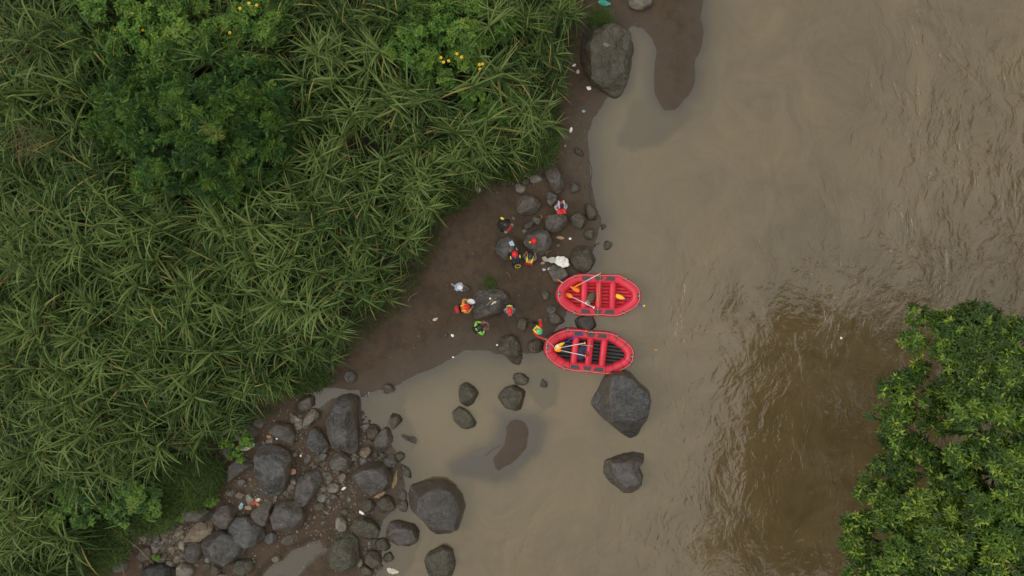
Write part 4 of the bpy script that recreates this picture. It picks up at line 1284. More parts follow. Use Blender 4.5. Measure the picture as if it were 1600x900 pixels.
def raft(cx, cy, rot, hl, hw, label, floor_mat, seams, z0):
    R = 0.245
    x, y = W(cx, cy, 0.35)
    root = empty('inflatable_raft', (x, y, z0), -math.radians(rot), label, 'raft', 'red inflatable rafts at the river bank')
    ax, ay = hl - R, hw - R
    half = [(0.50 * ax, ay), (0.56 * ax, ay * 0.995), (0.78 * ax, ay * 0.70), (0.96 * ax, ay * 0.36), (ax, ay * 0.12)]
    up = [(px_, py_) for px_, py_ in half]
    ring = [(-px_, py_) for px_, py_ in reversed(up)] + up
    ring = ring + [(px_, -py_) for px_, py_ in reversed(ring)]      # clockwise from the left bow
    P = np.array(ring, float)
    # resample with slightly rounded corners
    for _ in range(2):
        Q = np.roll(P, -1, 0)
        P = np.stack([P * 0.8 + Q * 0.2, P * 0.2 + Q * 0.8], 1).reshape(-1, 2)
    seg = np.linalg.norm(np.roll(P, -1, 0) - P, axis=1)
    cum = np.concatenate([[0], np.cumsum(seg)])
    Lt = cum[-1]
    PP = np.concatenate([P, P[:1]])

    def cen(s):
        s = np.mod(s, Lt)
        px_ = np.interp(s, cum, PP[:, 0]); py_ = np.interp(s, cum, PP[:, 1])
        k = np.clip((np.abs(px_) / ax - 0.55) / 0.45, 0, 1)
        return np.stack([px_, py_, R + 0.02 + 0.22 * k ** 1.6], -1)

    def surf(s, ph, off=0.0):
        """ph: 0 = top, + towards outside"""
        s = np.asarray(s, float)
        c = cen(s)
        T = cen(s + 0.05) - cen(s - 0.05)
        T /= np.linalg.norm(T, axis=-1, keepdims=True)
        O = np.stack([-T[..., 1], T[..., 0], np.zeros_like(T[..., 0])], -1)
        O /= np.linalg.norm(O, axis=-1, keepdims=True)
        U = np.cross(O, T) * 1.0
        U = np.where(U[..., 2:3] < 0, -U, U)
        ph = np.asarray(ph, float)[..., None]
        return c + (R + off) * (np.cos(ph) * U + np.sin(ph) * O)

    ns, nph = 128, 18
    S, A = np.meshgrid(np.arange(ns) * Lt / ns, np.arange(nph) * 2 * PI / nph, indexing='ij')
    MB().grid(surf(S, A), close_u=True, close_v=True).build('tube', M['pvc'], root)

    def s_at(xx, side):
        """arc position on the straight side at local x"""
        ss = np.linspace(0, Lt, 1600)
        c = cen(ss)
        ok = (c[:, 1] > 0) if side > 0 else (c[:, 1] < 0)
        return ss[ok][np.argmin(np.abs(c[ok, 0] - xx))]

    def sgn(s):
        return 1.0 if (cen(s + .05) - cen(s - .05))[0] > 0 else -1.0

    def patch_(name, xx, side, ln, pw, mat, slant=(0, 0), ph0=0.0, off=0.006, steps=8):
        s0 = s_at(xx, side)
        k = sgn(s0)
        u = np.linspace(-1, 1, steps)
        v = np.linspace(-1, 1, 7)
        U_, V_ = np.meshgrid(u, v, indexing='ij')
        sl = np.where(U_ < 0, slant[0], slant[1])
        ss = s0 + k * (U_ * ln / 2 + V_ * sl)
        G = surf(ss, ph0 + V_ * pw / (2 * R), off)
        m = MB(); m.grid(G)
        e = surf(ss, ph0 + V_ * pw / (2 * R), 0.001)
        for row, lo in ((G[0], e[0]), (G[-1], e[-1]), (G[:, 0], e[:, 0]), (G[:, -1], e[:, -1])):
            m.grid(np.stack([row, lo]))
        return m.build(name, mat, root)

    # outside direction differs with the walk direction of the ring; find the sign once
    test = surf(np.array([s_at(0, 1)]), np.array([0.5]))[0]
    osg = 1.0 if test[1] > cen(np.array([s_at(0, 1)]))[0][1] else -1.0
    for side in (1, -1):
        patch_('chafe_pad', -0.60, side, 0.42, 0.19, M['pad'], (0.0, -0.05 * side * 1.0), 0.05)
        patch_('chafe_pad', 0.0, side, 0.36, 0.19, M['pad'], (-0.05 * side, 0.05 * side), 0.05)
        patch_('chafe_pad', 0.55, side, 0.44, 0.19, M['pad'], (0.05 * side, 0.0), 0.05)

    def disc(s0, ph):
        u = np.linspace(0, 2 * PI, 15)[:-1]
        rr = np.array([0.0, 0.05, 0.095])
        G = np.zeros((3, 14, 3))
        for i, q in enumerate(rr):
            G[i] = surf(s0 + q * np.cos(u), ph + q * np.sin(u) / R, 0.008)
        o = MB().grid(G, close_v=True).build('handle_patch', M['black_rub'], root)
        c = surf(np.array([s0]), np.array([ph]), 0.02)[0]
        ring_ = [c + np.array([0.055 * math.cos(k), 0.035 * math.sin(k), 0.006 * math.cos(2 * k)]) for k in np.arange(12) * PI / 6]
        MB().tube(ring_, 0.010, 5, closed=True).build('ring', M['metal'], o)

    anchors = []
    for xx, side in ((-1.08, 1), (0.02, 1), (1.2, 1), (1.2, -1), (0.0, -1), (-1.08, -1)):
        s0 = s_at(xx, side)
        disc(s0, osg * 0.62)
        anchors.append(s0)
    sl, sr = s_at(-9, 1), s_at(9, 1)
    # the two ends
    endl = Lt - seg[-1] / 2
    cc = cen(np.linspace(0, Lt, 800))
    endl = np.linspace(0, Lt, 800)[np.argmin(cc[:, 0] + np.abs(cc[:, 1]) * 0.5)]
    endr = np.linspace(0, Lt, 800)[np.argmax(cc[:, 0] - np.abs(cc[:, 1]) * 0.5)]
    for s0 in (endl, endr):
        disc(s0, osg * 0.35)
        anchors.append(s0)
    an = sorted(np.mod(a, Lt) for a in anchors)
    pts_ = []
    for i, a in enumerate(an):
        b = an[(i + 1) % len(an)] + (Lt if i == len(an) - 1 else 0)
        m = max(4, int((b - a) / 0.1))
        for k in range(m):
            f = k / m
            pts_.append(surf(np.array([a + (b - a) * f]), np.array([osg * (0.5 + 0.28 * math.sin(PI * f) * (1 if i % 2 else 0.7))]), 0.022)[0])
    MB().tube(pts_, 0.011, 5, closed=True).build('safety_line', M['rope'], root)
    if seams:
        for s0 in [s_at(q, sd) for sd in (1, -1) for q in (-1.62, -1.22, -0.88, 0.88, 1.28, 1.68)] + [endl - 0.22, endr + 0.24]:
            G = np.stack([surf(np.full(24, s0 + q), np.arange(24) * 2 * PI / 24, 0.004) for q in (-0.012, 0.012)])
            MB().grid(G, close_v=True).build('seam', M['black_rub'], root)
    # floor of lengthwise air chambers
    fl = MB()
    wi = ay - 0.02
    for k in range(9):
        yy = -wi + (k + .5) * 2 * wi / 9
        yo = min(0.999, abs(yy) / ay)
        xe = float(np.interp(yo, [0.12, 0.36, 0.70, 0.995], [ax, 0.96 * ax, 0.78 * ax, 0.56 * ax]))
        xs_ = np.linspace(-xe, xe, 16)
        Pn = np.stack([xs_, np.full(16, yy), 0.13 + 0.22 * np.clip((np.abs(xs_) / ax - 0.55) / 0.45, 0, 1) ** 1.6], -1)
        fl.tube(Pn, wi / 9 * 1.06, 8)
    fl.build('floor', floor_mat, root)
    for xx in (-0.68, 0.02, 0.69):
        m = MB()
        ty = ay - 0.10
        yy = np.array([-ty, -ty + .05, -ty + .12, -ty * .3, ty * .3, ty - .12, ty - .05, ty])
        rr = np.array([0.09, 0.14, 0.165, 0.168, 0.168, 0.165, 0.14, 0.09])
        m.tube(np.stack([np.full(8, xx), yy, np.full(8, 0.36)], -1), rr, 16)
        m.build('thwart', M['pvc'], root)
    pth = [surf(np.array([s_at(0.06, 1)]), np.array([osg * q]), 0.012)[0] for q in (0.6, 0.2, -0.3, -0.8)] + \
          [np.array([0.04, ay - 0.25, 0.545]), np.array([0.03, 0, 0.545]), np.array([0.0, -ay + 0.25, 0.545])] + \
          [surf(np.array([s_at(-0.02, -1)]), np.array([osg * q]), 0.012)[0] for q in (-0.8, -0.3, 0.2, 0.6)]
    st = MB()
    Pn = np.array(pth)
    st.grid(np.stack([Pn - np.array([0.019, 0, 0]), Pn + np.array([0.019, 0, 0]), Pn + np.array([0.019, 0, -0.006]), Pn - np.array([0.019, 0, 0.006])], 1), close_v=True)
    st.build('strap', M['strap_r'] if seams else M['strap'], root)
    return root


raft(934.5, 461, 1.5, 2.06, 1.03, 'red raft with a red floor, the upper of two beached rafts', M['pvc_floor'], False, 0.02)
raft(920, 549, 6.0, 2.20, 1.04, 'red raft with a black floor and black seams, the lower of two rafts', M['black_rub'], True, 0.02)


def paddle(gx, gy, bx, by, zg, zb, shaft, grip, blade, label, roll=0.0, blade_len=0.46, tip=None):
    """grip end and blade tip given in photo pixels"""
    g = np.array(W(gx, gy, zg) + (zg,)); b = np.array(W(bx, by, zb) + (zb,))
    Lp = float(np.linalg.norm(b - g))
    root = empty('paddle', tuple(g), 0, label, 'paddle', 'paddles lying in the rafts')
    d = Vector(b - g).normalized()
    up = Vector((0, 0, 1)); s = d.cross(up).normalized(); n = s.cross(d)
    s, n = s * math.cos(roll) + n * math.sin(roll), n * math.cos(roll) - s * math.sin(roll)
    root.matrix_world = Matrix(((d.x, s.x, n.x, g[0]), (d.y, s.y, n.y, g[1]), (d.z, s.z, n.z, g[2]), (0, 0, 0, 1)))
    MB().tube([(0.03, 0, 0), (Lp - blade_len + .06, 0, 0)], 0.021, 8).build('shaft', shaft, root)
    m = MB(); m.tube([(0, -0.06, 0), (0, -0.045, 0), (0, 0.045, 0), (0, 0.06, 0)], [0.014, 0.024, 0.024, 0.014], 8)
    m.tube([(0, 0, 0), (0.05, 0, 0), (0.10, 0, 0)], [0.026, 0.024, 0.021], 8)
    m.build('grip', grip, root)
    us = np.array([0.0, 0.12, 0.35, 0.65, 0.9, 1.0])
    ws = np.array([0.03, 0.09, 0.19, 0.215, 0.20, 0.14]) / 2
    G = []
    for u, w in zip(us, ws):
        xx = Lp - blade_len + u * blade_len
        th = 0.018 * (1 - u * 0.7) + 0.004
        G.append([(xx, -w, 0.012), (xx, -w * .5, th), (xx, 0, th + 0.012 * (1 - u)), (xx, w * .5, th), (xx, w, 0.012), (xx, w, 0.004), (xx, 0, -th), (xx, -w, 0.004)])
    mb = MB(); mb.grid(np.array(G), close_v=True)
    mb.add(np.array(G[-1]), [(0, 1, 2, 3), (0, 3, 4, 7)[:4], (4, 5, 6, 7)])
    bl = mb.build('blade', blade, root)
    if tip:
        c = MB(); c.grid(np.array([[(q[0], q[1] * 1.04, q[2] * 1.25 + (0.003 if i < 5 else -0.003)) for i, q in enumerate(row)] for row in G[3:]]), close_v=True)
        c.build('blade_tip', tip, bl)
    return root


paddle(938.5, 427, 897, 449, 0.56, 0.50, M['alu'], M['orange'], M['yellow'], 'white shafted paddle leaning over the top side of the upper raft', roll=1.15)
paddle(872.5, 438, 905, 455, 0.58, 0.52, M['alu'], M['orange'], M['orange'], 'white shafted paddle sticking out over the left bow of the upper raft', roll=0.35)
paddle(928, 480.5, 884.5, 459.5, 0.58, 0.46, M['alu'], M['white'], M['orange'], 'white shafted paddle with an orange blade lying low left in the upper raft', blade_len=0.38)
paddle(1007, 478, 962, 461.5, 0.66, 0.42, M['blue_shaft'], M['yellow'], M['yellow'], 'blue shafted paddle with a yellow blade jutting from the right end of the upper raft')
paddle(916, 517, 868, 543, 0.58, 0.60, M['blue_shaft'], M['orange'], M['yellow'], 'blue shafted paddle in the lower raft', roll=0.5, blade_len=0.5, tip=M['white'])
paddle(914, 536, 866, 545, 0.58, 0.57, M['alu'], M['yellow'], M['yellow'], 'white shafted paddle with a yellow grip and yellow blade in the lower raft', blade_len=0.36)
paddle(915, 556, 867, 545.5, 0.58, 0.54, M['alu'], M['orange'], M['orange'], 'white shafted paddle with an orange blade in the lower raft', roll=-0.3, blade_len=0.34)


def sack(name, label, cat, px, py, z0, rx, ry, rz, turn, mat, seed, wrinkle=0.16, group=None):
    x, y = W(px, py, z0)
    r = np.random.default_rng(seed)
    nu, nv = 26, 12
    ph = np.linspace(-PI / 2 + 0.02, PI / 2 - 0.02, nv)
    a = np.arange(nu) * 2 * PI / nu
    D = np.stack([np.cos(ph)[:, None] * np.cos(a), np.cos(ph)[:, None] * np.sin(a), np.repeat(np.sin(ph)[:, None], nu, 1)], -1)
    q = 1 + wrinkle * 3.2 * fbm(D * 2.2 + seed, 3) - wrinkle * 1.5 * np.abs(fbm(D * 4 + seed + 9, 2))
    V = D * q[..., None] * np.array([rx, ry, rz])
    V[..., 2] = np.maximum(V[..., 2], -rz * 0.55)
    o = MB().grid(V, close_v=True).build(name, mat, None, (x, y, z0 + rz * 0.55))
    o.rotation_euler = (0, 0, -math.radians(turn))
    return props(o, label, cat, group)


bp = empty('backpack', W(923, 466, 0.5) + (0.30,), -math.radians(-62), 'olive backpack with black straps lying in the upper raft', 'backpack')
tmp = sack('bag_body', None, None, 923, 466, 0.3, 0.30, 0.20, 0.17, 0, M['olive'], 5, 0.10); tmp.parent = bp; tmp.location = (0.05, 0, 0.1); tmp.rotation_euler = (0, 0, 0)
tmp = sack('front_pocket', None, None, 919, 470, 0.3, 0.17, 0.15, 0.14, 0, M['grey'], 6, 0.12); tmp.parent = bp; tmp.location = (-0.27, 0.03, 0.11); tmp.rotation_euler = (0, 0, 0)
for s in (-1, 1):
    MB().tube([(0.2, s * 0.07 - .1, 0.16), (0.22, s * 0.10 - .22, 0.2), (0.08, s * 0.09 - .30, 0.2), (-0.05, s * 0.05 - .22, 0.16), (-0.08, s * 0.07 - .12, 0.15)], 0.022, 6).build('shoulder_strap', M['black'], bp)
MB().ball((-0.32, 0.10, 0.20), (0.07, 0.07, 0.05), 10, 5).build('buckle_cover', M['white'], bp)

# navy dry cloth bag in the lower raft, creased
nb = sack('navy_bag', 'navy blue cloth bag slumped between the seats of the lower raft', 'bag', 909, 549, 0.26, 0.28, 0.42, 0.16, 25, M['navy'], 21, 0.22)
hn = empty('carabiner_strap', W(917, 552.5, 0.56) + (0.545,), 0, 'small dark red looped strap on the middle seat of the lower raft', 'strap')
for k, (a, b) in enumerate(((0, .05), (.02, -.06))):
    MB().tube([(a + 0.055 * math.cos(q), b + 0.06 * math.sin(q), 0.02 + .004 * math.cos(q * 2)) for q in np.arange(10) * PI / 5], 0.014, 6, closed=True).build('loop', M['black'] if k else M['strap_r'], hn)
ln = MB(); q0 = np.array(W(902, 538, .56) + (.56,)); q1 = np.array(W(926, 541, .58) + (.57,))
ln.tube([q0, (q0 + q1) / 2 + np.array([0, 0, -.02]), q1], 0.012, 6)
props(ln.build('loose_rope', M['rope']), 'short pale rope lying across the middle seat of the lower raft', 'rope')

# ---------------------------------------------------------------- people
M['skin'] = simple('skin', (0.34, 0.19, 0.12), 0.55, 0.06)
M['hair'] = simple('black_hair', (0.012, 0.010, 0.010), 0.5, 0.3, 40, 0.6, 0.01)
M['c_red'] = simple('red_cloth', (0.60, 0.02, 0.025), 0.75)
M['c_redh'] = simple('red_helmet_shell', (0.75, 0.018, 0.02), 0.3, 0.03)
M['c_green'] = simple('neon_green_cloth', (0.26, 0.68, 0.09), 0.75)
M['c_greenh'] = simple('green_helmet_shell', (0.10, 0.52, 0.27), 0.3, 0.03)
M['c_blackh'] = simple('black_helmet_shell', (0.022, 0.028, 0.032), 0.3, 0.05)
M['c_orange'] = simple('orange_cloth', (0.72, 0.30, 0.05), 0.75)
M['c_yellow'] = simple('yellow_cloth', (0.72, 0.55, 0.05), 0.75)
M['c_blue'] = simple('blue_cloth', (0.04, 0.12, 0.25), 0.75)
M['c_lblue'] = simple('pale_blue_cloth', (0.34, 0.42, 0.55), 0.8)
M['c_white'] = simple('white_cloth', (0.68, 0.68, 0.68), 0.8)
M['eye'] = simple('dark_eye', (0.02, 0.015, 0.01), 0.2)


def skin_obj(name, verts, edges, radii, mat, parent, root_i=0, sub=1):
    me = bpy.data.meshes.new(name)
    bm = bmesh.new()
    lay = bm.verts.layers.skin.verify()
    vs = []
    for i, (co, r) in enumerate(zip(verts, radii)):
        v = bm.verts.new(co)
        v[lay].radius = (r, r) if np.isscalar(r) else r
        v[lay].use_root = (i == root_i)
        vs.append(v)
    for a, b in edges:
        bm.edges.new((vs[a], vs[b]))
    bm.to_mesh(me)
    bm.free()
    o = link(name, me, mat, parent)
    sk = o.modifiers.new('skin', 'SKIN'); sk.use_smooth_shade = True
    sb = o.modifiers.new('subdivision', 'SUBSURF'); sb.levels = sub; sb.render_levels = sub
    return o


def v3(*a):
    return np.array(a, float)


def person(px, py, face, label, lean=0.25, hands=((-0.22, 0.30, 1.05), (0.22, 0.30, 1.05)), pose='stand', top=None, sleeves=None, vest=None, vest_shoulder=None, legs=None,
           helmet=None, hair=True, look=0.10, ground=None, head_yaw=0.0):
    """px,py: photo pixel of the head; face: direction in the photo (dx,dy)"""
    hz = 1.66 if pose != 'kneel' else 1.2
    rz = math.atan2(-face[1], face[0]) - PI / 2
    x, y = W(px, py, hz)
    head_f = lean * 0.62 + 0.05                       # head is this far in front of the feet
    x += math.sin(rz) * head_f
    y -= math.cos(rz) * head_f
    gz = max(float(ground_z(x, y)), -0.25) if ground is None else ground
    root = empty('person', (x, y, gz), rz, label, 'person', None)
    dp = -0.42 if pose == 'kneel' else (-0.05 if pose == 'stride' else 0.0)
    pel = v3(0, 0, 0.94 + dp)
    bend = lean * 0.62
    sp = v3(0, bend * 0.30, 1.14 + dp)
    ch = v3(0, bend * 0.68, 1.34 + dp - lean * 0.04)
    nk = v3(0, bend * 0.92, 1.49 + dp - lean * 0.10)
    hd = nk + v3(0, 0.05 + look * 0.3, 0.10)
    ht = hd + v3(0, 0.01, 0.09)
    J = dict(pel=pel, sp=sp, ch=ch, nk=nk, hd=hd, ht=ht)
    for sgn_, tag_, hnd in ((-1, 'l', hands[0]), (1, 'r', hands[1])):
        sh = ch + v3(sgn_ * 0.185, 0.0, 0.07)
        hv = v3(*hnd) + v3(0, 0, dp)
        vec = hv - sh
        Ln = np.linalg.norm(vec)
        if Ln > 0.55:
            hv = sh + vec / Ln * 0.55
            vec = hv - sh; Ln = 0.55
        el = sh + vec * 0.52 + v3(sgn_ * 0.10, -0.06, -0.10) * math.sqrt(max(0.0, 1 - (Ln / 0.58) ** 2)) * 2.0
        J['s' + tag_], J['e' + tag_], J['w' + tag_] = sh, el, hv
        hp = pel + v3(sgn_ * 0.095, 0, -0.04)
        if pose == 'kneel':
            kn = v3(sgn_ * 0.14, 0.34, 0.12 if sgn_ > 0 else 0.46); an = v3(sgn_ * 0.13, -0.10 if sgn_ > 0 else 0.30, 0.08)
        elif pose == 'stride':
            kn = v3(sgn_ * 0.12, 0.16 if sgn_ > 0 else 0.02, 0.50); an = v3(sgn_ * 0.13, 0.20 if sgn_ > 0 else -0.24, 0.09)
        else:
            kn = v3(sgn_ * 0.13, 0.05, 0.50); an = v3(sgn_ * 0.15, -0.02, 0.09)
        J['h' + tag_], J['k' + tag_], J['a' + tag_] = hp, kn, an
        J['t' + tag_] = an + v3(sgn_ * 0.03, 0.17, -0.05)
    # body: one continuous surface with fingers
    V, E, R = [], [], []

    def add(co, r, par=None):
        V.append(tuple(co)); R.append(r)
        if par is not None: E.append((par, len(V) - 1))
        return len(V) - 1
    i0 = add(J['pel'], (0.13, 0.11)); i1 = add(J['sp'], (0.13, 0.105), i0); i2 = add(J['ch'], (0.15, 0.115), i1); i3 = add(J['nk'], 0.056, i2)
    i4 = add(J['hd'], (0.078, 0.092), i3); add(J['ht'], (0.062, 0.075), i4)
    for s_, tg in ((-1, 'l'), (1, 'r')):
        a = add(J['s' + tg], 0.062, i2); b = add(J['e' + tg], 0.043, a); c = add(J['w' + tg], 0.03, b)
        fw = J['w' + tg] - J['e' + tg]; fw /= np.linalg.norm(fw)
        sd = np.cross(fw, v3(0, 0, 1)); sd = sd / max(np.linalg.norm(sd), 1e-6); dn = np.cross(sd, fw)
        pm = add(J['w' + tg] + fw * 0.06, (0.034, 0.02), c)
        for q, ln in ((-1.5, 0.066), (-0.5, 0.08), (0.5, 0.084), (1.5, 0.074)):
            f1 = add(J['w' + tg] + fw * (0.105) + sd * q * 0.019, 0.0095, pm)
            f2 = add(J['w' + tg] + fw * (0.105 + ln * 0.5) + sd * q * 0.021 - dn * 0.010, 0.0085, f1)
            add(J['w' + tg] + fw * (0.105 + ln * 0.85) + sd * q * 0.021 - dn * 0.030, 0.007, f2)
        th = add(J['w' + tg] + fw * 0.06 + sd * s_ * -0.042, 0.010, pm)
        add(J['w' + tg] + fw * 0.10 + sd * s_ * -0.055 - dn * 0.012, 0.008, th)
        a = add(J['h' + tg], 0.088, i0); b = add(J['k' + tg], 0.058, a); c = add(J['a' + tg], 0.04, b)
        add(J['t' + tg], (0.04, 0.028), c)
    body = skin_obj('body', V, E, R, M['skin'], root)
    # face
    fcx = J['hd']
    for s_ in (-1, 1):
        MB().ball(fcx + v3(s_ * 0.032, 0.082, 0.012), 0.011, 8, 5).build('eye', M['eye'], root)
        MB().ball(fcx + v3(s_ * 0.082, 0.0, -0.005), (0.014, 0.024, 0.034), 8, 5).build('ear', M['skin'], root)
    MB().ball(fcx + v3(0, 0.097, -0.015), (0.013, 0.018, 0.024), 8, 5).build('nose', M['skin'], root)
    MB().ball(fcx + v3(0, 0.083, -0.052), (0.024, 0.008, 0.006), 8, 4).build('mouth', simple_cached('lips', (0.28, 0.09, 0.07)), root)
    # clothes
    V, E, R = [], [], []
    i0 = add(J['pel'] + v3(0, 0, -0.03), (0.16, 0.14)); i1 = add(J['sp'], (0.155, 0.13), i0); i2 = add(J['ch'], (0.175, 0.14), i1); add(J['ch'] * 0.45 + J['nk'] * 0.55, 0.085, i2)
    sleeve_split = sleeves is not None and sleeves is not top
    if not sleeve_split:
        for tg in 'lr':
            a = add(J['s' + tg], 0.082, i2); b = add(J['e' + tg], 0.060, a); add(J['e' + tg] * 0.06 + J['w' + tg] * 0.94, 0.046, b)
    skin_obj('jacket', V, E, R, top, root)
    if sleeve_split:
        for tg in 'lr':
            V, E, R = [], [], []
            a = add(J['s' + tg] * 0.8 + J['ch'] * 0.2, 0.085); b = add(J['e' + tg], 0.062, a); add(J['e' + tg] * 0.06 + J['w' + tg] * 0.94, 0.047, b)
            skin_obj('sleeve', V, E, R, sleeves, root)
    V, E, R = [], [], []
    i0 = add(J['pel'], (0.15, 0.13))
    for tg in 'lr':
        a = add(J['h' + tg], 0.104, i0); b = add(J['k' + tg], 0.076, a); add(J['a' + tg] + v3(0, 0, 0.02), 0.058, b)
    skin_obj('trousers', V, E, R, legs, root)
    for tg in 'lr':
        V, E, R = [], [], []
        a = add(J['a' + tg] + v3(0, -0.03, 0.06), 0.052); b = add(J['a' + tg] + v3(0, -0.03, -0.04), 0.05, a); add(J['t' + tg] + v3(0, 0.03, 0), (0.048, 0.036), b)
        skin_obj('boot', V, E, R, M['black'], root)
    if vest is not None:
        V, E, R = [], [], []
        i0 = add(J['pel'] * 0.62 + J['sp'] * 0.38, (0.185, 0.165)); i1 = add(J['sp'] * 0.35 + J['ch'] * 0.65, (0.20, 0.175), i0); add(J['ch'] + v3(0, 0, 0.045), (0.19, 0.165), i1)
        vo = skin_obj('life_vest', V, E, R, vest, root)
        for s_ in (-1, 1):
            m = MB()
            sh = J['ch'] + v3(s_ * 0.115, 0, 0)
            m.tube([sh + v3(0, 0.16, 0.02), sh + v3(0, 0.13, 0.12), sh + v3(0, 0.02, 0.165), sh + v3(0, -0.10, 0.13), sh + v3(0, -0.16, 0.0)], [0.035, 0.045, 0.05, 0.045, 0.035], 8)
            m.build('shoulder_strap', vest_shoulder or vest, root)
        MB().tube([J['sp'] + v3(0.21 * math.sin(q), 0.19 * math.cos(q), 0.05) for q in np.arange(16) * PI / 8], 0.014, 5, closed=True).build('buckle_belt', M['black'], root)
    if helmet is not None:
        m = MB(); c = J['hd'] + v3(0, -0.012, 0.035)
        m.ball(c, (0.118, 0.142, 0.128), 20, 9, top=-0.15)
        m.tube([c + v3(0.120 * math.sin(q), 0.146 * math.cos(q), -0.012) for q in np.arange(20) * PI / 10], 0.010, 6, closed=True)
        ho = m.build('helmet', helmet, root)
        mv = MB()
        for q in (-0.045, 0.0, 0.045):
            mv.tube([c + v3(q, 0.085, 0.098), c + v3(q, 0.03, 0.128 - abs(q) * .35), c + v3(q, -0.03, 0.128 - abs(q) * .35)], 0.007, 5)
        mv.build('helmet_vents', M['c_blackh'] if helmet is not M['c_blackh'] else M['pad'], ho)
        MB().tube([c + v3(s_, 0.01, z_) for s_, z_ in ((-0.095, -0.02), (-0.07, -0.10), (0, -0.135), (0.07, -0.10), (0.095, -0.02))], 0.007, 5).build('chin_strap', M['black'], root)
    else:
        m = MB(); c = J['hd'] + v3(0, -0.018, 0.03)
        m.ball(c, (0.094, 0.110, 0.108), 18, 9, top=-0.35)
        m.build('hair', M['hair'], root)
    return root, J


_sc = {}


def simple_cached(n, c):
    if n not in _sc: _sc[n] = simple(n, c)
    return _sc[n]


def held(mb, name, mat, label, cat, root, local, rz=0.0):
    """a thing in a person's hands, placed in the world"""
    a = root.rotation_euler[2]
    p_ = Vector(root.location) + Vector((local[0] * math.cos(a) - local[1] * math.sin(a), local[0] * math.sin(a) + local[1] * math.cos(a), local[2]))
    o = mb.build(name, mat, None, tuple(p_))
    o.rotation_euler = (0, 0, a + rz)
    return props(o, label, cat)


p1, J1 = person(878, 321, (0.1, 1), 'bareheaded person with black hair and red life vest beside the smooth blue grey boulder', lean=0.12, hands=((-0.16, 0.30, 0.95), (0.18, 0.30, 0.98)),
                top=M['c_white'], sleeves=M['c_lblue'], vest=M['c_red'], vest_shoulder=M['c_lblue'], legs=M['c_red'], pose='stride')
fld = MB(); fld.grid(np.array([[(u, v, 0.03 * math.sin(u * 20 + v * 9) - 0.25 * v * v) for v in np.linspace(-0.10, 0.12, 7)] for u in np.linspace(-0.19, 0.19, 11)]))
fld.grid(np.array([[(u, v, 0.03 * math.sin(u * 20 + v * 9) - 0.25 * v * v - 0.03) for v in np.linspace(-0.10, 0.12, 7)] for u in np.linspace(-0.19, 0.19, 11)]))
held(fld, 'red_vest', M['c_red'], 'spread orange red life vest held in front by the bareheaded person', 'vest', p1, (0.0, 0.34, 1.0))
p2, J2 = person(790, 352, (0.85, 0.5), 'person in black helmet and black wetsuit standing alone with a yellow shoulder pad', lean=0.35,
                hands=((-0.20, 0.44, 1.0), (0.24, 0.36, 1.0)), top=M['black'], sleeves=M['black'], vest=M['black'], vest_shoulder=M['black'], legs=M['black'], helmet=M['c_blackh'])
yp = MB(); yp.ball((0, 0, 0), (0.06, 0.10, 0.04), 12, 6); yp.build('yellow_shoulder_pad', M['c_yellow'], p2, (-0.19, -0.02, 1.42))
for q in (-1, 1):
    gl_ = MB(); gl_.ball((0, 0, 0), (0.065, 0.085, 0.05), 12, 6)
    gl_.build('glove', M['grey'], p2, tuple(J2['wl' if q < 0 else 'wr'] + v3(0, 0.05, 0)))
tb = MB(); tb.tube([(-0.16, 0.02, 0.0), (-.05, 0.05, .03), (0.06, 0.02, 0.01), (0.15, 0.04, -.02)], [.03, .05, .05, .03], 8)
held(tb, 'throw_bag', M['c_red'], 'crimson throw bag held between the hands of the person in black', 'bag', p2, (0.02, 0.44, 1.02))
p3, J3 = person(804.5, 397, (-0.15, -1), 'person in red helmet and black suit bending over the rock with the paper', lean=0.45, hands=((-0.20, 0.50, 0.98), (0.16, 0.52, 0.98)),
                top=M['black'], sleeves=M['black'], vest=M['navy'], vest_shoulder=M['navy'], legs=M['black'], helmet=M['c_redh'], pose='stride')
for q in (-1, 1):
    yp = MB(); yp.ball((0, 0, 0), (0.035, 0.09, 0.05), 10, 6); yp.build('yellow_trim', M['c_yellow'], p3, tuple(J3['sl' if q < 0 else 'sr'] + v3(q * 0.03, 0, 0.06)))
MB().tube([(0.13 * math.cos(q), -0.16 + 0.07 * math.sin(q), 0.0) for q in np.arange(14) * PI / 7], 0.010, 5, closed=True).build('hip_loop', M['c_yellow'], p3, (0.05, -0.08, 1.0))
p5, J5 = person(828.5, 401, (0.2, -1), 'person with black cap and orange vest crouching under the boulder with the loose helmet', lean=0.3, hands=((-0.24, 0.36, 0.95), (0.22, 0.38, 0.95)),
                top=M['grey'], sleeves=M['grey'], vest=M['c_orange'], vest_shoulder=M['c_yellow'], legs=M['c_red'], helmet=M['c_blackh'], pose='kneel')
p6, J6 = person(729, 480, (1, -0.25), 'person in red helmet and orange jacket left of the large flat boulder', lean=0.32, hands=((-0.30, 0.36, 1.10), (0.12, 0.42, 1.02)),
                top=M['c_orange'], sleeves=M['c_orange'], vest=M['c_orange'], legs=M['black'], helmet=M['c_redh'])
m = MB(); m.tube([(-0.15, 0, 0.20), (-0.13, 0, 0.22), (0.13, 0, 0.22), (0.15, 0, 0.20)], [0.05, 0.085, 0.085, 0.05], 10); m.box((0, 0, -0.02), (0.30, 0.16, 0.46)); m.box((0, -0.10, -0.10), (0.22, 0.07, 0.22))
held(m, 'backpack', simple('dull_red_canvas', (0.36, 0.025, 0.03), 0.8, 0.25), 'red backpack on the back of the person in the orange jacket', 'backpack', p6, (0, -0.20, 1.30))
wb = sack('white_bag', 'white bag held out by the person in the orange jacket', 'bag', 736, 471, 1.0, 0.22, 0.13, 0.14, 10, M['white'], 61, 0.15)
wb.location.z = p6.location.z + 1.02
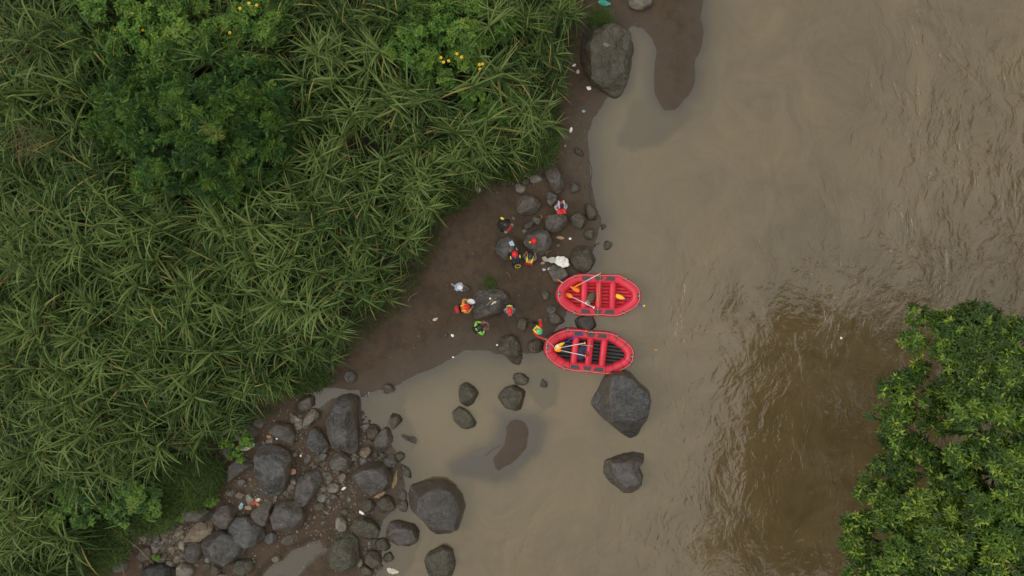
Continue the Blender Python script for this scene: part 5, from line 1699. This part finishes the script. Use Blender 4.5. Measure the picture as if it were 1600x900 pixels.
p7, J7 = person(749.5, 512, (0.95, -0.55), 'person in black helmet and neon green jacket holding a rope', lean=0.3, hands=((-0.14, 0.42, 1.1), (0.22, 0.34, 1.1)),
                top=M['c_green'], sleeves=M['c_green'], vest=M['black'], vest_shoulder=M['black'], legs=M['black'], helmet=M['c_blackh'])
rp = MB(); rp.tube([(0.22 * math.cos(q) * (1 + .15 * math.sin(3 * q)), 0.14 * math.sin(q), 0.03 * math.sin(2 * q)) for q in np.linspace(0, 5.6, 26)], 0.014, 5)
rp.tube([(0.18 * math.cos(q), 0.16 * math.sin(q) + .03, 0.03 + 0.03 * math.sin(2 * q)) for q in np.linspace(1, 6.9, 24)], 0.014, 5)
held(rp, 'coiled_rope', simple('pink_rope', (0.34, 0.15, 0.17), 0.8), 'loosely coiled pinkish rope in the hands of the person in neon green', 'rope', p7, (0.06, 0.46, 1.14))
p8, J8 = person(796.5, 486, (0.05, 1), 'person in red helmet and blue sleeves looking at a black phone', lean=0.18, hands=((-0.06, 0.32, 1.12), (0.06, 0.32, 1.12)),
                top=M['grey'], sleeves=M['c_blue'], vest=M['c_lblue'], vest_shoulder=M['grey'], legs=M['black'], helmet=M['c_redh'])
m = MB(); m.tube([J8['ch'] + v3(-0.12, -0.12, .08), J8['ch'] + v3(0, -0.17, 0.11), J8['ch'] + v3(0.12, -0.12, .08)], [.03, .045, .03], 8); m.build('yellow_collar', M['c_yellow'], p8)
ph_ = MB(); ph_.box((0, 0, 0), (0.075, 0.15, 0.012)); ph_.box((0, 0, 0.0075), (0.066, 0.135, 0.003))
held(ph_, 'phone', M['black'], 'black phone held by the person in blue sleeves', 'phone', p8, (0, 0.42, 1.13))
p9, J9 = person(842.5, 518, (0.75, 0.65), 'person in green helmet and red sleeves hauling the bow rope of the lower raft', lean=0.2, hands=((-0.45, -0.12, 1.2), (0.10, 0.72, 1.18)),
                top=M['c_red'], sleeves=M['c_red'], vest=M['c_yellow'], vest_shoulder=M['c_yellow'], legs=M['black'], helmet=M['c_greenh'], pose='stride')

def sheet(name, label, cat, px, py, z0, rx, ry, turn, mat, seed, amp=0.35):
    """a crumpled piece of plastic or cloth: creased upper skin, flat underside"""
    x, y = W(px, py, z0)
    r = np.random.default_rng(seed)
    nu, nv = 22, 7
    a = np.arange(nu) * 2 * PI / nu
    edge = 1 + 0.35 * fbm(np.stack([np.cos(a) * 1.5 + seed, np.sin(a) * 1.5, 0 * a], -1), 2) * 2 + r.uniform(-0.12, 0.12, nu)
    q = np.linspace(1, 0.06, nv)
    X = q[:, None] * edge * np.cos(a) * rx + r.normal(size=(nv, nu)) * rx * 0.03
    Y = q[:, None] * edge * np.sin(a) * ry + r.normal(size=(nv, nu)) * ry * 0.03
    m_ = min(rx, ry)
    Z = np.abs(fbm(np.stack([X / m_ * 0.9 + seed, Y / m_ * 0.9, 0 * X], -1), 3)) * 4 * amp * m_ + (1 - q[:, None] ** 2) * amp * m_ * 0.6 + 0.012
    top = np.stack([X, Y, Z], -1)
    bot = top[:1] * np.array([1, 1, 0]) 
    G = np.concatenate([bot, top])
    o = MB().grid(G, close_v=True).build(name, mat, None, (x, y, z0), smooth=False)
    o.rotation_euler = (0, 0, -math.radians(turn))
    return props(o, label, cat)


# bow rope held by the person in red
a_ = p9.rotation_euler[2]; w_ = J9['wr'] + (J9['wr'] - J9['er']) / np.linalg.norm(J9['wr'] - J9['er']) * 0.10
q0 = np.array([p9.location.x + w_[0] * math.cos(a_) - w_[1] * math.sin(a_), p9.location.y + w_[0] * math.sin(a_) + w_[1] * math.cos(a_), p9.location.z + w_[2] - 0.02])
q1 = np.array(W(868, 545, .6) + (.62,)); q2 = np.array(W(856, 541, .5) + (.55,))
ln = MB(); ln.tube([q2, q2 * .5 + q0 * .5 + np.array([-.02, 0, -.06]), q0, q0 * .5 + q1 * .5 + np.array([.02, .0, -.08]), q1], 0.013, 6)
props(ln.build('bow_rope', M['rope']), 'pale bow rope of the lower raft in the hand of the person in red', 'rope')

# ---------------------------------------------------------------- loose gear and litter
hx, hy, hz_ = on_rock(834.5, 376.5)
lh = empty('loose_helmet', (hx, hy, hz_ + 0.02), 0.4, 'loose red helmet lying on the angular grey boulder', 'helmet')
m = MB(); m.ball((0, 0, 0), (0.122, 0.145, 0.135), 20, 9, top=-0.12); m.tube([(0.124 * math.sin(q), 0.148 * math.cos(q), -0.014) for q in np.arange(20) * PI / 10], 0.010, 6, closed=True)
m.build('helmet_shell', M['c_redh'], lh)
m = MB()
for q in (-0.045, 0.0, 0.045): m.tube([(q, 0.085, 0.104), (q, 0.02, 0.134 - abs(q) * .3), (q, -0.04, 0.13 - abs(q) * .3)], 0.007, 5)
m.build('helmet_vents', M['c_blackh'], lh)
sack('orange_cup', 'small orange round object lying beside the loose red helmet', 'cup', 828.3, 378.5, on_rock(828.3, 378.5)[2] + 0.02, 0.065, 0.06, 0.06, 0, M['c_orange'], 31, 0.05)

x, y, pz = on_rock(799.5, 381)
pz += 0.025
m = MB(); g_ = [[(u, v, 0.012 * math.sin(u * 14 + v * 6)) for v in np.linspace(-0.13, 0.13, 6)] for u in np.linspace(-0.10, 0.10, 5)]
m.grid(np.array(g_)); m.grid(np.array([[(a, b, c - 0.004) for a, b, c in r_] for r_ in g_]))
o = m.build('paper_sheet', M['c_lblue'], None, (x, y, pz)); o.rotation_euler = (0, 0, 0.45)
props(o, 'pale blue sheet of paper lying on the dark rounded boulder', 'paper')

m = sheet('white_sack', 'large crumpled white plastic sack left of the olive brown boulder', 'sack', 878.5, 408.5, 0.34, 0.36, 0.25, 30, M['c_white'], 41, 0.45)
sheet('grey_sack', 'crumpled dirty pale sack beside the large white one', 'sack', 864, 406.5, 0.30, 0.24, 0.14, 5, simple('dirty_plastic', (0.42, 0.40, 0.36), 0.6), 42, 0.4)
cs = empty('jacket_heap', W(718, 448, 0.35) + (float(ground_z(*W(718, 448))),), 0, 'pale blue white jacket thrown on the mud left of the people', 'jacket')
o = sheet('jacket_cloth', None, None, 718.5, 448.5, 0, 0.24, 0.20, 0, M['c_lblue'], 51, 0.45); o.parent = cs; o.location = (0, 0, 0.03)
o = sheet('lining', None, None, 719, 449, 0, 0.13, 0.11, 0, M['c_white'], 52, 0.5); o.parent = cs; o.location = (0.02, -0.03, 0.18)
m = MB(); m.tube([(-0.18, 0.06, 0.08), (-0.28, 0.06, 0.06), (-0.36, 0.11, 0.05), (-0.40, 0.16, 0.04)], [.06, .055, .05, .04], 8); m.build('sleeve', M['grey'], cs)
B((728.5, 451.3, 6.5, 4.8, 5), 0.26, 'rock_grey', 'smooth grey oval stone touching the pale thrown jacket', 'stone', cuts=2, rough=0.015)
LIT = {'white': M['white'], 'pale': simple('faded_plastic', (0.45, 0.42, 0.38), 0.6), 'red': simple('red_litter', (0.36, 0.06, 0.035), 0.5), 'orange': simple('orange_litter', (0.45, 0.20, 0.07), 0.5),
       'blue': simple('blue_litter', (0.22, 0.33, 0.42), 0.5), 'teal': simple('teal_litter', (0.03, 0.30, 0.25), 0.5), 'pink': simple('pink_litter', (0.40, 0.20, 0.17), 0.5),
       'straw': simple('dead_straw', (0.26, 0.19, 0.11), 0.85), 'dark': simple('dark_litter', (0.03, 0.035, 0.05), 0.6), 'tan': simple('tan_litter', (0.30, 0.20, 0.11), 0.7)}
for i, (px, py, rx, ry, tr_, cl, lab) in enumerate((
        (920, 138, 5, 3.5, 20, 'white', 'white plastic scrap lying on the mud below the huge craggy boulder'),
        (892, 203, 3, 6, 15, 'white', 'white plastic bottle remnant on the narrow bank below the scrap'),
        (912, 174, 4, 2.5, 10, 'blue', 'pale blue crumpled bag on the narrow bank'),
        (883, 228, 2.5, 2.5, 0, 'pink', 'pinkish red ball shaped litter at the narrow bank'),
        (911, 94, 3, 4, -40, 'pale', 'bleached litter flake left of the huge craggy boulder, upper one'),
        (903, 112, 3, 4, 0, 'pale', 'bleached litter flake left of the huge craggy boulder, lower one'),
        (897, 102, 4, 2, -20, 'white', 'thin white litter strip at the grass edge near the huge craggy boulder'),
        (910, 93, 3, 3, 0, 'blue', 'tiny blue wrapper left of the huge craggy boulder'),
        (944, 5, 8, 4, 10, 'teal', 'teal tangled rag at the top behind the grass tuft'),
        (745, 257, 6, 3, -5, 'teal', 'teal bottle in the grass at the bank edge'),
        (747, 296, 4, 5, -20, 'pale', 'pale rag in the grass edge below the teal bottle'),
        (396, 785, 6, 3.2, -25, 'red', 'red plastic bag in the heap of litter beside the grey boulder'),
        (404, 789, 4.5, 2, 30, 'orange', 'orange wrapper in the heap of litter beside the grey boulder'),
        (388, 793, 5, 3, 10, 'straw', 'straw coloured scrap in the heap of litter beside the grey boulder'),
        (377, 791, 2.5, 5, 20, 'blue', 'light blue wrapper left of the red litter'),
        (402, 781, 5, 2.5, -10, 'pale', 'faded wrapper above the red litter'),
        (565, 801, 5.5, 2.2, 35, 'white', 'white and blue bottle by the smooth olive boulder'),
        (571, 806, 4, 2.5, 35, 'dark', 'dark bag beside the white and blue bottle'),
        (457, 737, 5, 4, -30, 'pink', 'pinkish torn wrapper right of the big blocky boulder'),
        (340, 729, 2, 2, 0, 'white', 'white round lid at the grass edge of the stone field'),
        (470, 712, 1.6, 2, 0, 'white', 'small white lid between the wedge boulders'),
        (433, 685, 2, 2, 0, 'white', 'small white lid right of the litter under the grass'),
        (420, 682, 3, 2, 0, 'orange', 'orange yellow scrap under the grass'),
        (393, 696, 5, 2.5, -35, 'blue', 'pale blue wrapper at the grass edge above the big blocky boulder'),
        (384, 701, 7, 2.5, -20, 'pale', 'pale twisted wrapper left of the blue one'),
        (537, 763, 3.5, 1.6, -35, 'white', 'white and red shred beside the smooth pale oval stone'),
        (594, 773, 9, 2.5, -25, 'straw', 'pale plant rubbish caught under the large black oval boulder'),
        (617, 750, 3, 12, 12, 'straw', 'brown reed litter caught right of the large black oval boulder'),
        (613, 892, 8, 4, 10, 'pale', 'pale foam litter in the shallows at the bottom'),
        (707, 524, 2.5, 1.8, 30, 'white', 'white scrap alone on the open mud'),
        (708, 558, 1.5, 1.2, 0, 'white', 'tiny white scrap at the pool edge on the mud'),
        (777, 539, 1.8, 1.5, 0, 'white', 'white lid left of the brown ridged boulder'),
        (890.8, 373, 2.3, 1.8, 0, 'white', 'white stone like scrap below the smooth blue grey boulder'),
        (875.5, 371.5, 6.5, 2.6, 8, 'tan', 'brown coconut husk lying on the mud below the smooth blue grey boulder'),
        (680, 499, 4, 2, -25, 'pale', 'dirty grey rag on the open mud'),
        (1314, 528, 2, 1.8, 0, 'white', 'white scrap floating in the dark water left of the tree'),
        (1025, 547, 3.5, 1.6, 0, 'orange', 'orange leaf floating right of the lower raft'),
        (850, 416, 6, 3.5, 10, 'dark', 'dark wet rag among the litter below the loose helmet boulder'),
        (852, 405, 5, 3, 30, 'pale', 'faded scrap in the litter left of the dirty sack'),
        (848, 411, 3, 2, 0, 'pink', 'rusty pink scrap in the litter left of the dirty sack'),
        (858, 420, 3, 2, 0, 'pale', 'beige scrap on the mud above the flat slab'),
        (850, 421, 2.5, 2, 0, 'pale', 'bone coloured scrap on the mud left of the flat slab'),
        (766, 466.5, 1.6, 1.6, 0, 'white', 'white lid on top of the large flat boulder'),
        (771.5, 473, 4, 1.8, -35, 'pale', 'lilac grey wrapper on top of the large flat boulder'),
        (721.5, 454.3, 1.8, 1.2, 20, 'pink', 'pink sandal below the pale thrown jacket'))):
    z0 = max(float(ground_z(*W(px, py))), -0.02)
    if i < 8: rx, ry = rx * 0.75, ry * 0.75
    on = on_rock(px, py)[2] - z0 if (px - 768) ** 2 + (py - 470) ** 2 < 625 else 0.0
    if any(w_ in lab for w_ in ('ball', 'bottle', 'lid', 'husk', 'stone like')):
        sack('bottle' if 'bottle' in lab else 'litter_scrap', lab, 'litter', px, py, z0 + on, rx / PPM, ry / PPM, min(rx, ry) / PPM * 0.5, tr_, LIT[cl], 700 + i, 0.12)
    else:
        sheet('plant_litter' if cl == 'straw' else 'litter_scrap', lab, 'litter', px, py, z0 + on, rx / PPM * 1.1, ry / PPM * 1.1, tr_, LIT[cl], 700 + i, 0.3)


def stick(px0, py0, px1, py1, r, label, z=0.02, mat='straw', bend=0.06, name='stick', lift=0.0):
    a = np.array(W(px0, py0) + (0.0,)); b = np.array(W(px1, py1) + (0.0,))
    n_ = 7
    P = []
    sd = np.array([-(b - a)[1], (b - a)[0], 0]) / max(np.linalg.norm(b - a), 1e-6)
    for k in range(n_):
        f = k / (n_ - 1)
        q = a + (b - a) * f + sd * bend * math.sin(f * PI * 1.4)
        q[2] = max(float(ground_z(q[0], q[1])) if lift < 5 else top_z(q[0], q[1]), 0.0) + r + z + (lift if lift < 5 else 0)
        P.append(q)
    props(MB().tube(P, np.linspace(r, r * 0.5, n_), 6).build(name, LIT[mat]), label, 'stick')


stick(761, 477, 776, 464, 0.022, 'brown stick lying on top of the large flat boulder', z=0.005, lift=9, mat='tan', bend=0.02)
stick(853, 399, 861, 390, 0.025, 'pale straight stick at the foot of the loose helmet boulder')
stick(844, 337, 845, 345, 0.03, 'short pale curved stick beside the rounded grey stone')
stick(752, 710, 756, 700, 0.012, 'straw coloured twig on the sand bar')
stick(760, 712, 790, 690, 0.008, 'thin twig lying along the sand bar', mat='dark')
stick(919, 250, 925, 292, 0.014, 'long dark twig along the upper waterline', mat='dark', bend=0.12)
stick(925, 292, 922, 318, 0.012, 'lower dark twig along the upper waterline', mat='dark', bend=-0.1)
stick(930, 386, 936, 379, 0.03, 'dark sunken branch piece in the shallows by the spiky stone', mat='dark')
stick(200, 828, 252, 872, 0.022, 'long bare reed stalk fallen across the gravel', mat='straw', lift=0.3)
stick(196, 870, 208, 905, 0.016, 'bare reed stalk at the bottom edge left of the black boulder', mat='straw', lift=0.2)
stick(817, 276, 829, 280, 0.025, 'pale shard of wood left of the flat notched stone')
stick(790, 425, 800, 437, 0.012, 'thin straw on the mud above the large flat boulder', mat='straw')
stick(640, 470, 655, 455, 0.014, 'dry reed end poking from the grass edge', mat='straw', lift=0.3)
stick(1376, 470, 1384, 462, 0.02, 'small stick floating in the river near the tree tip', mat='tan')
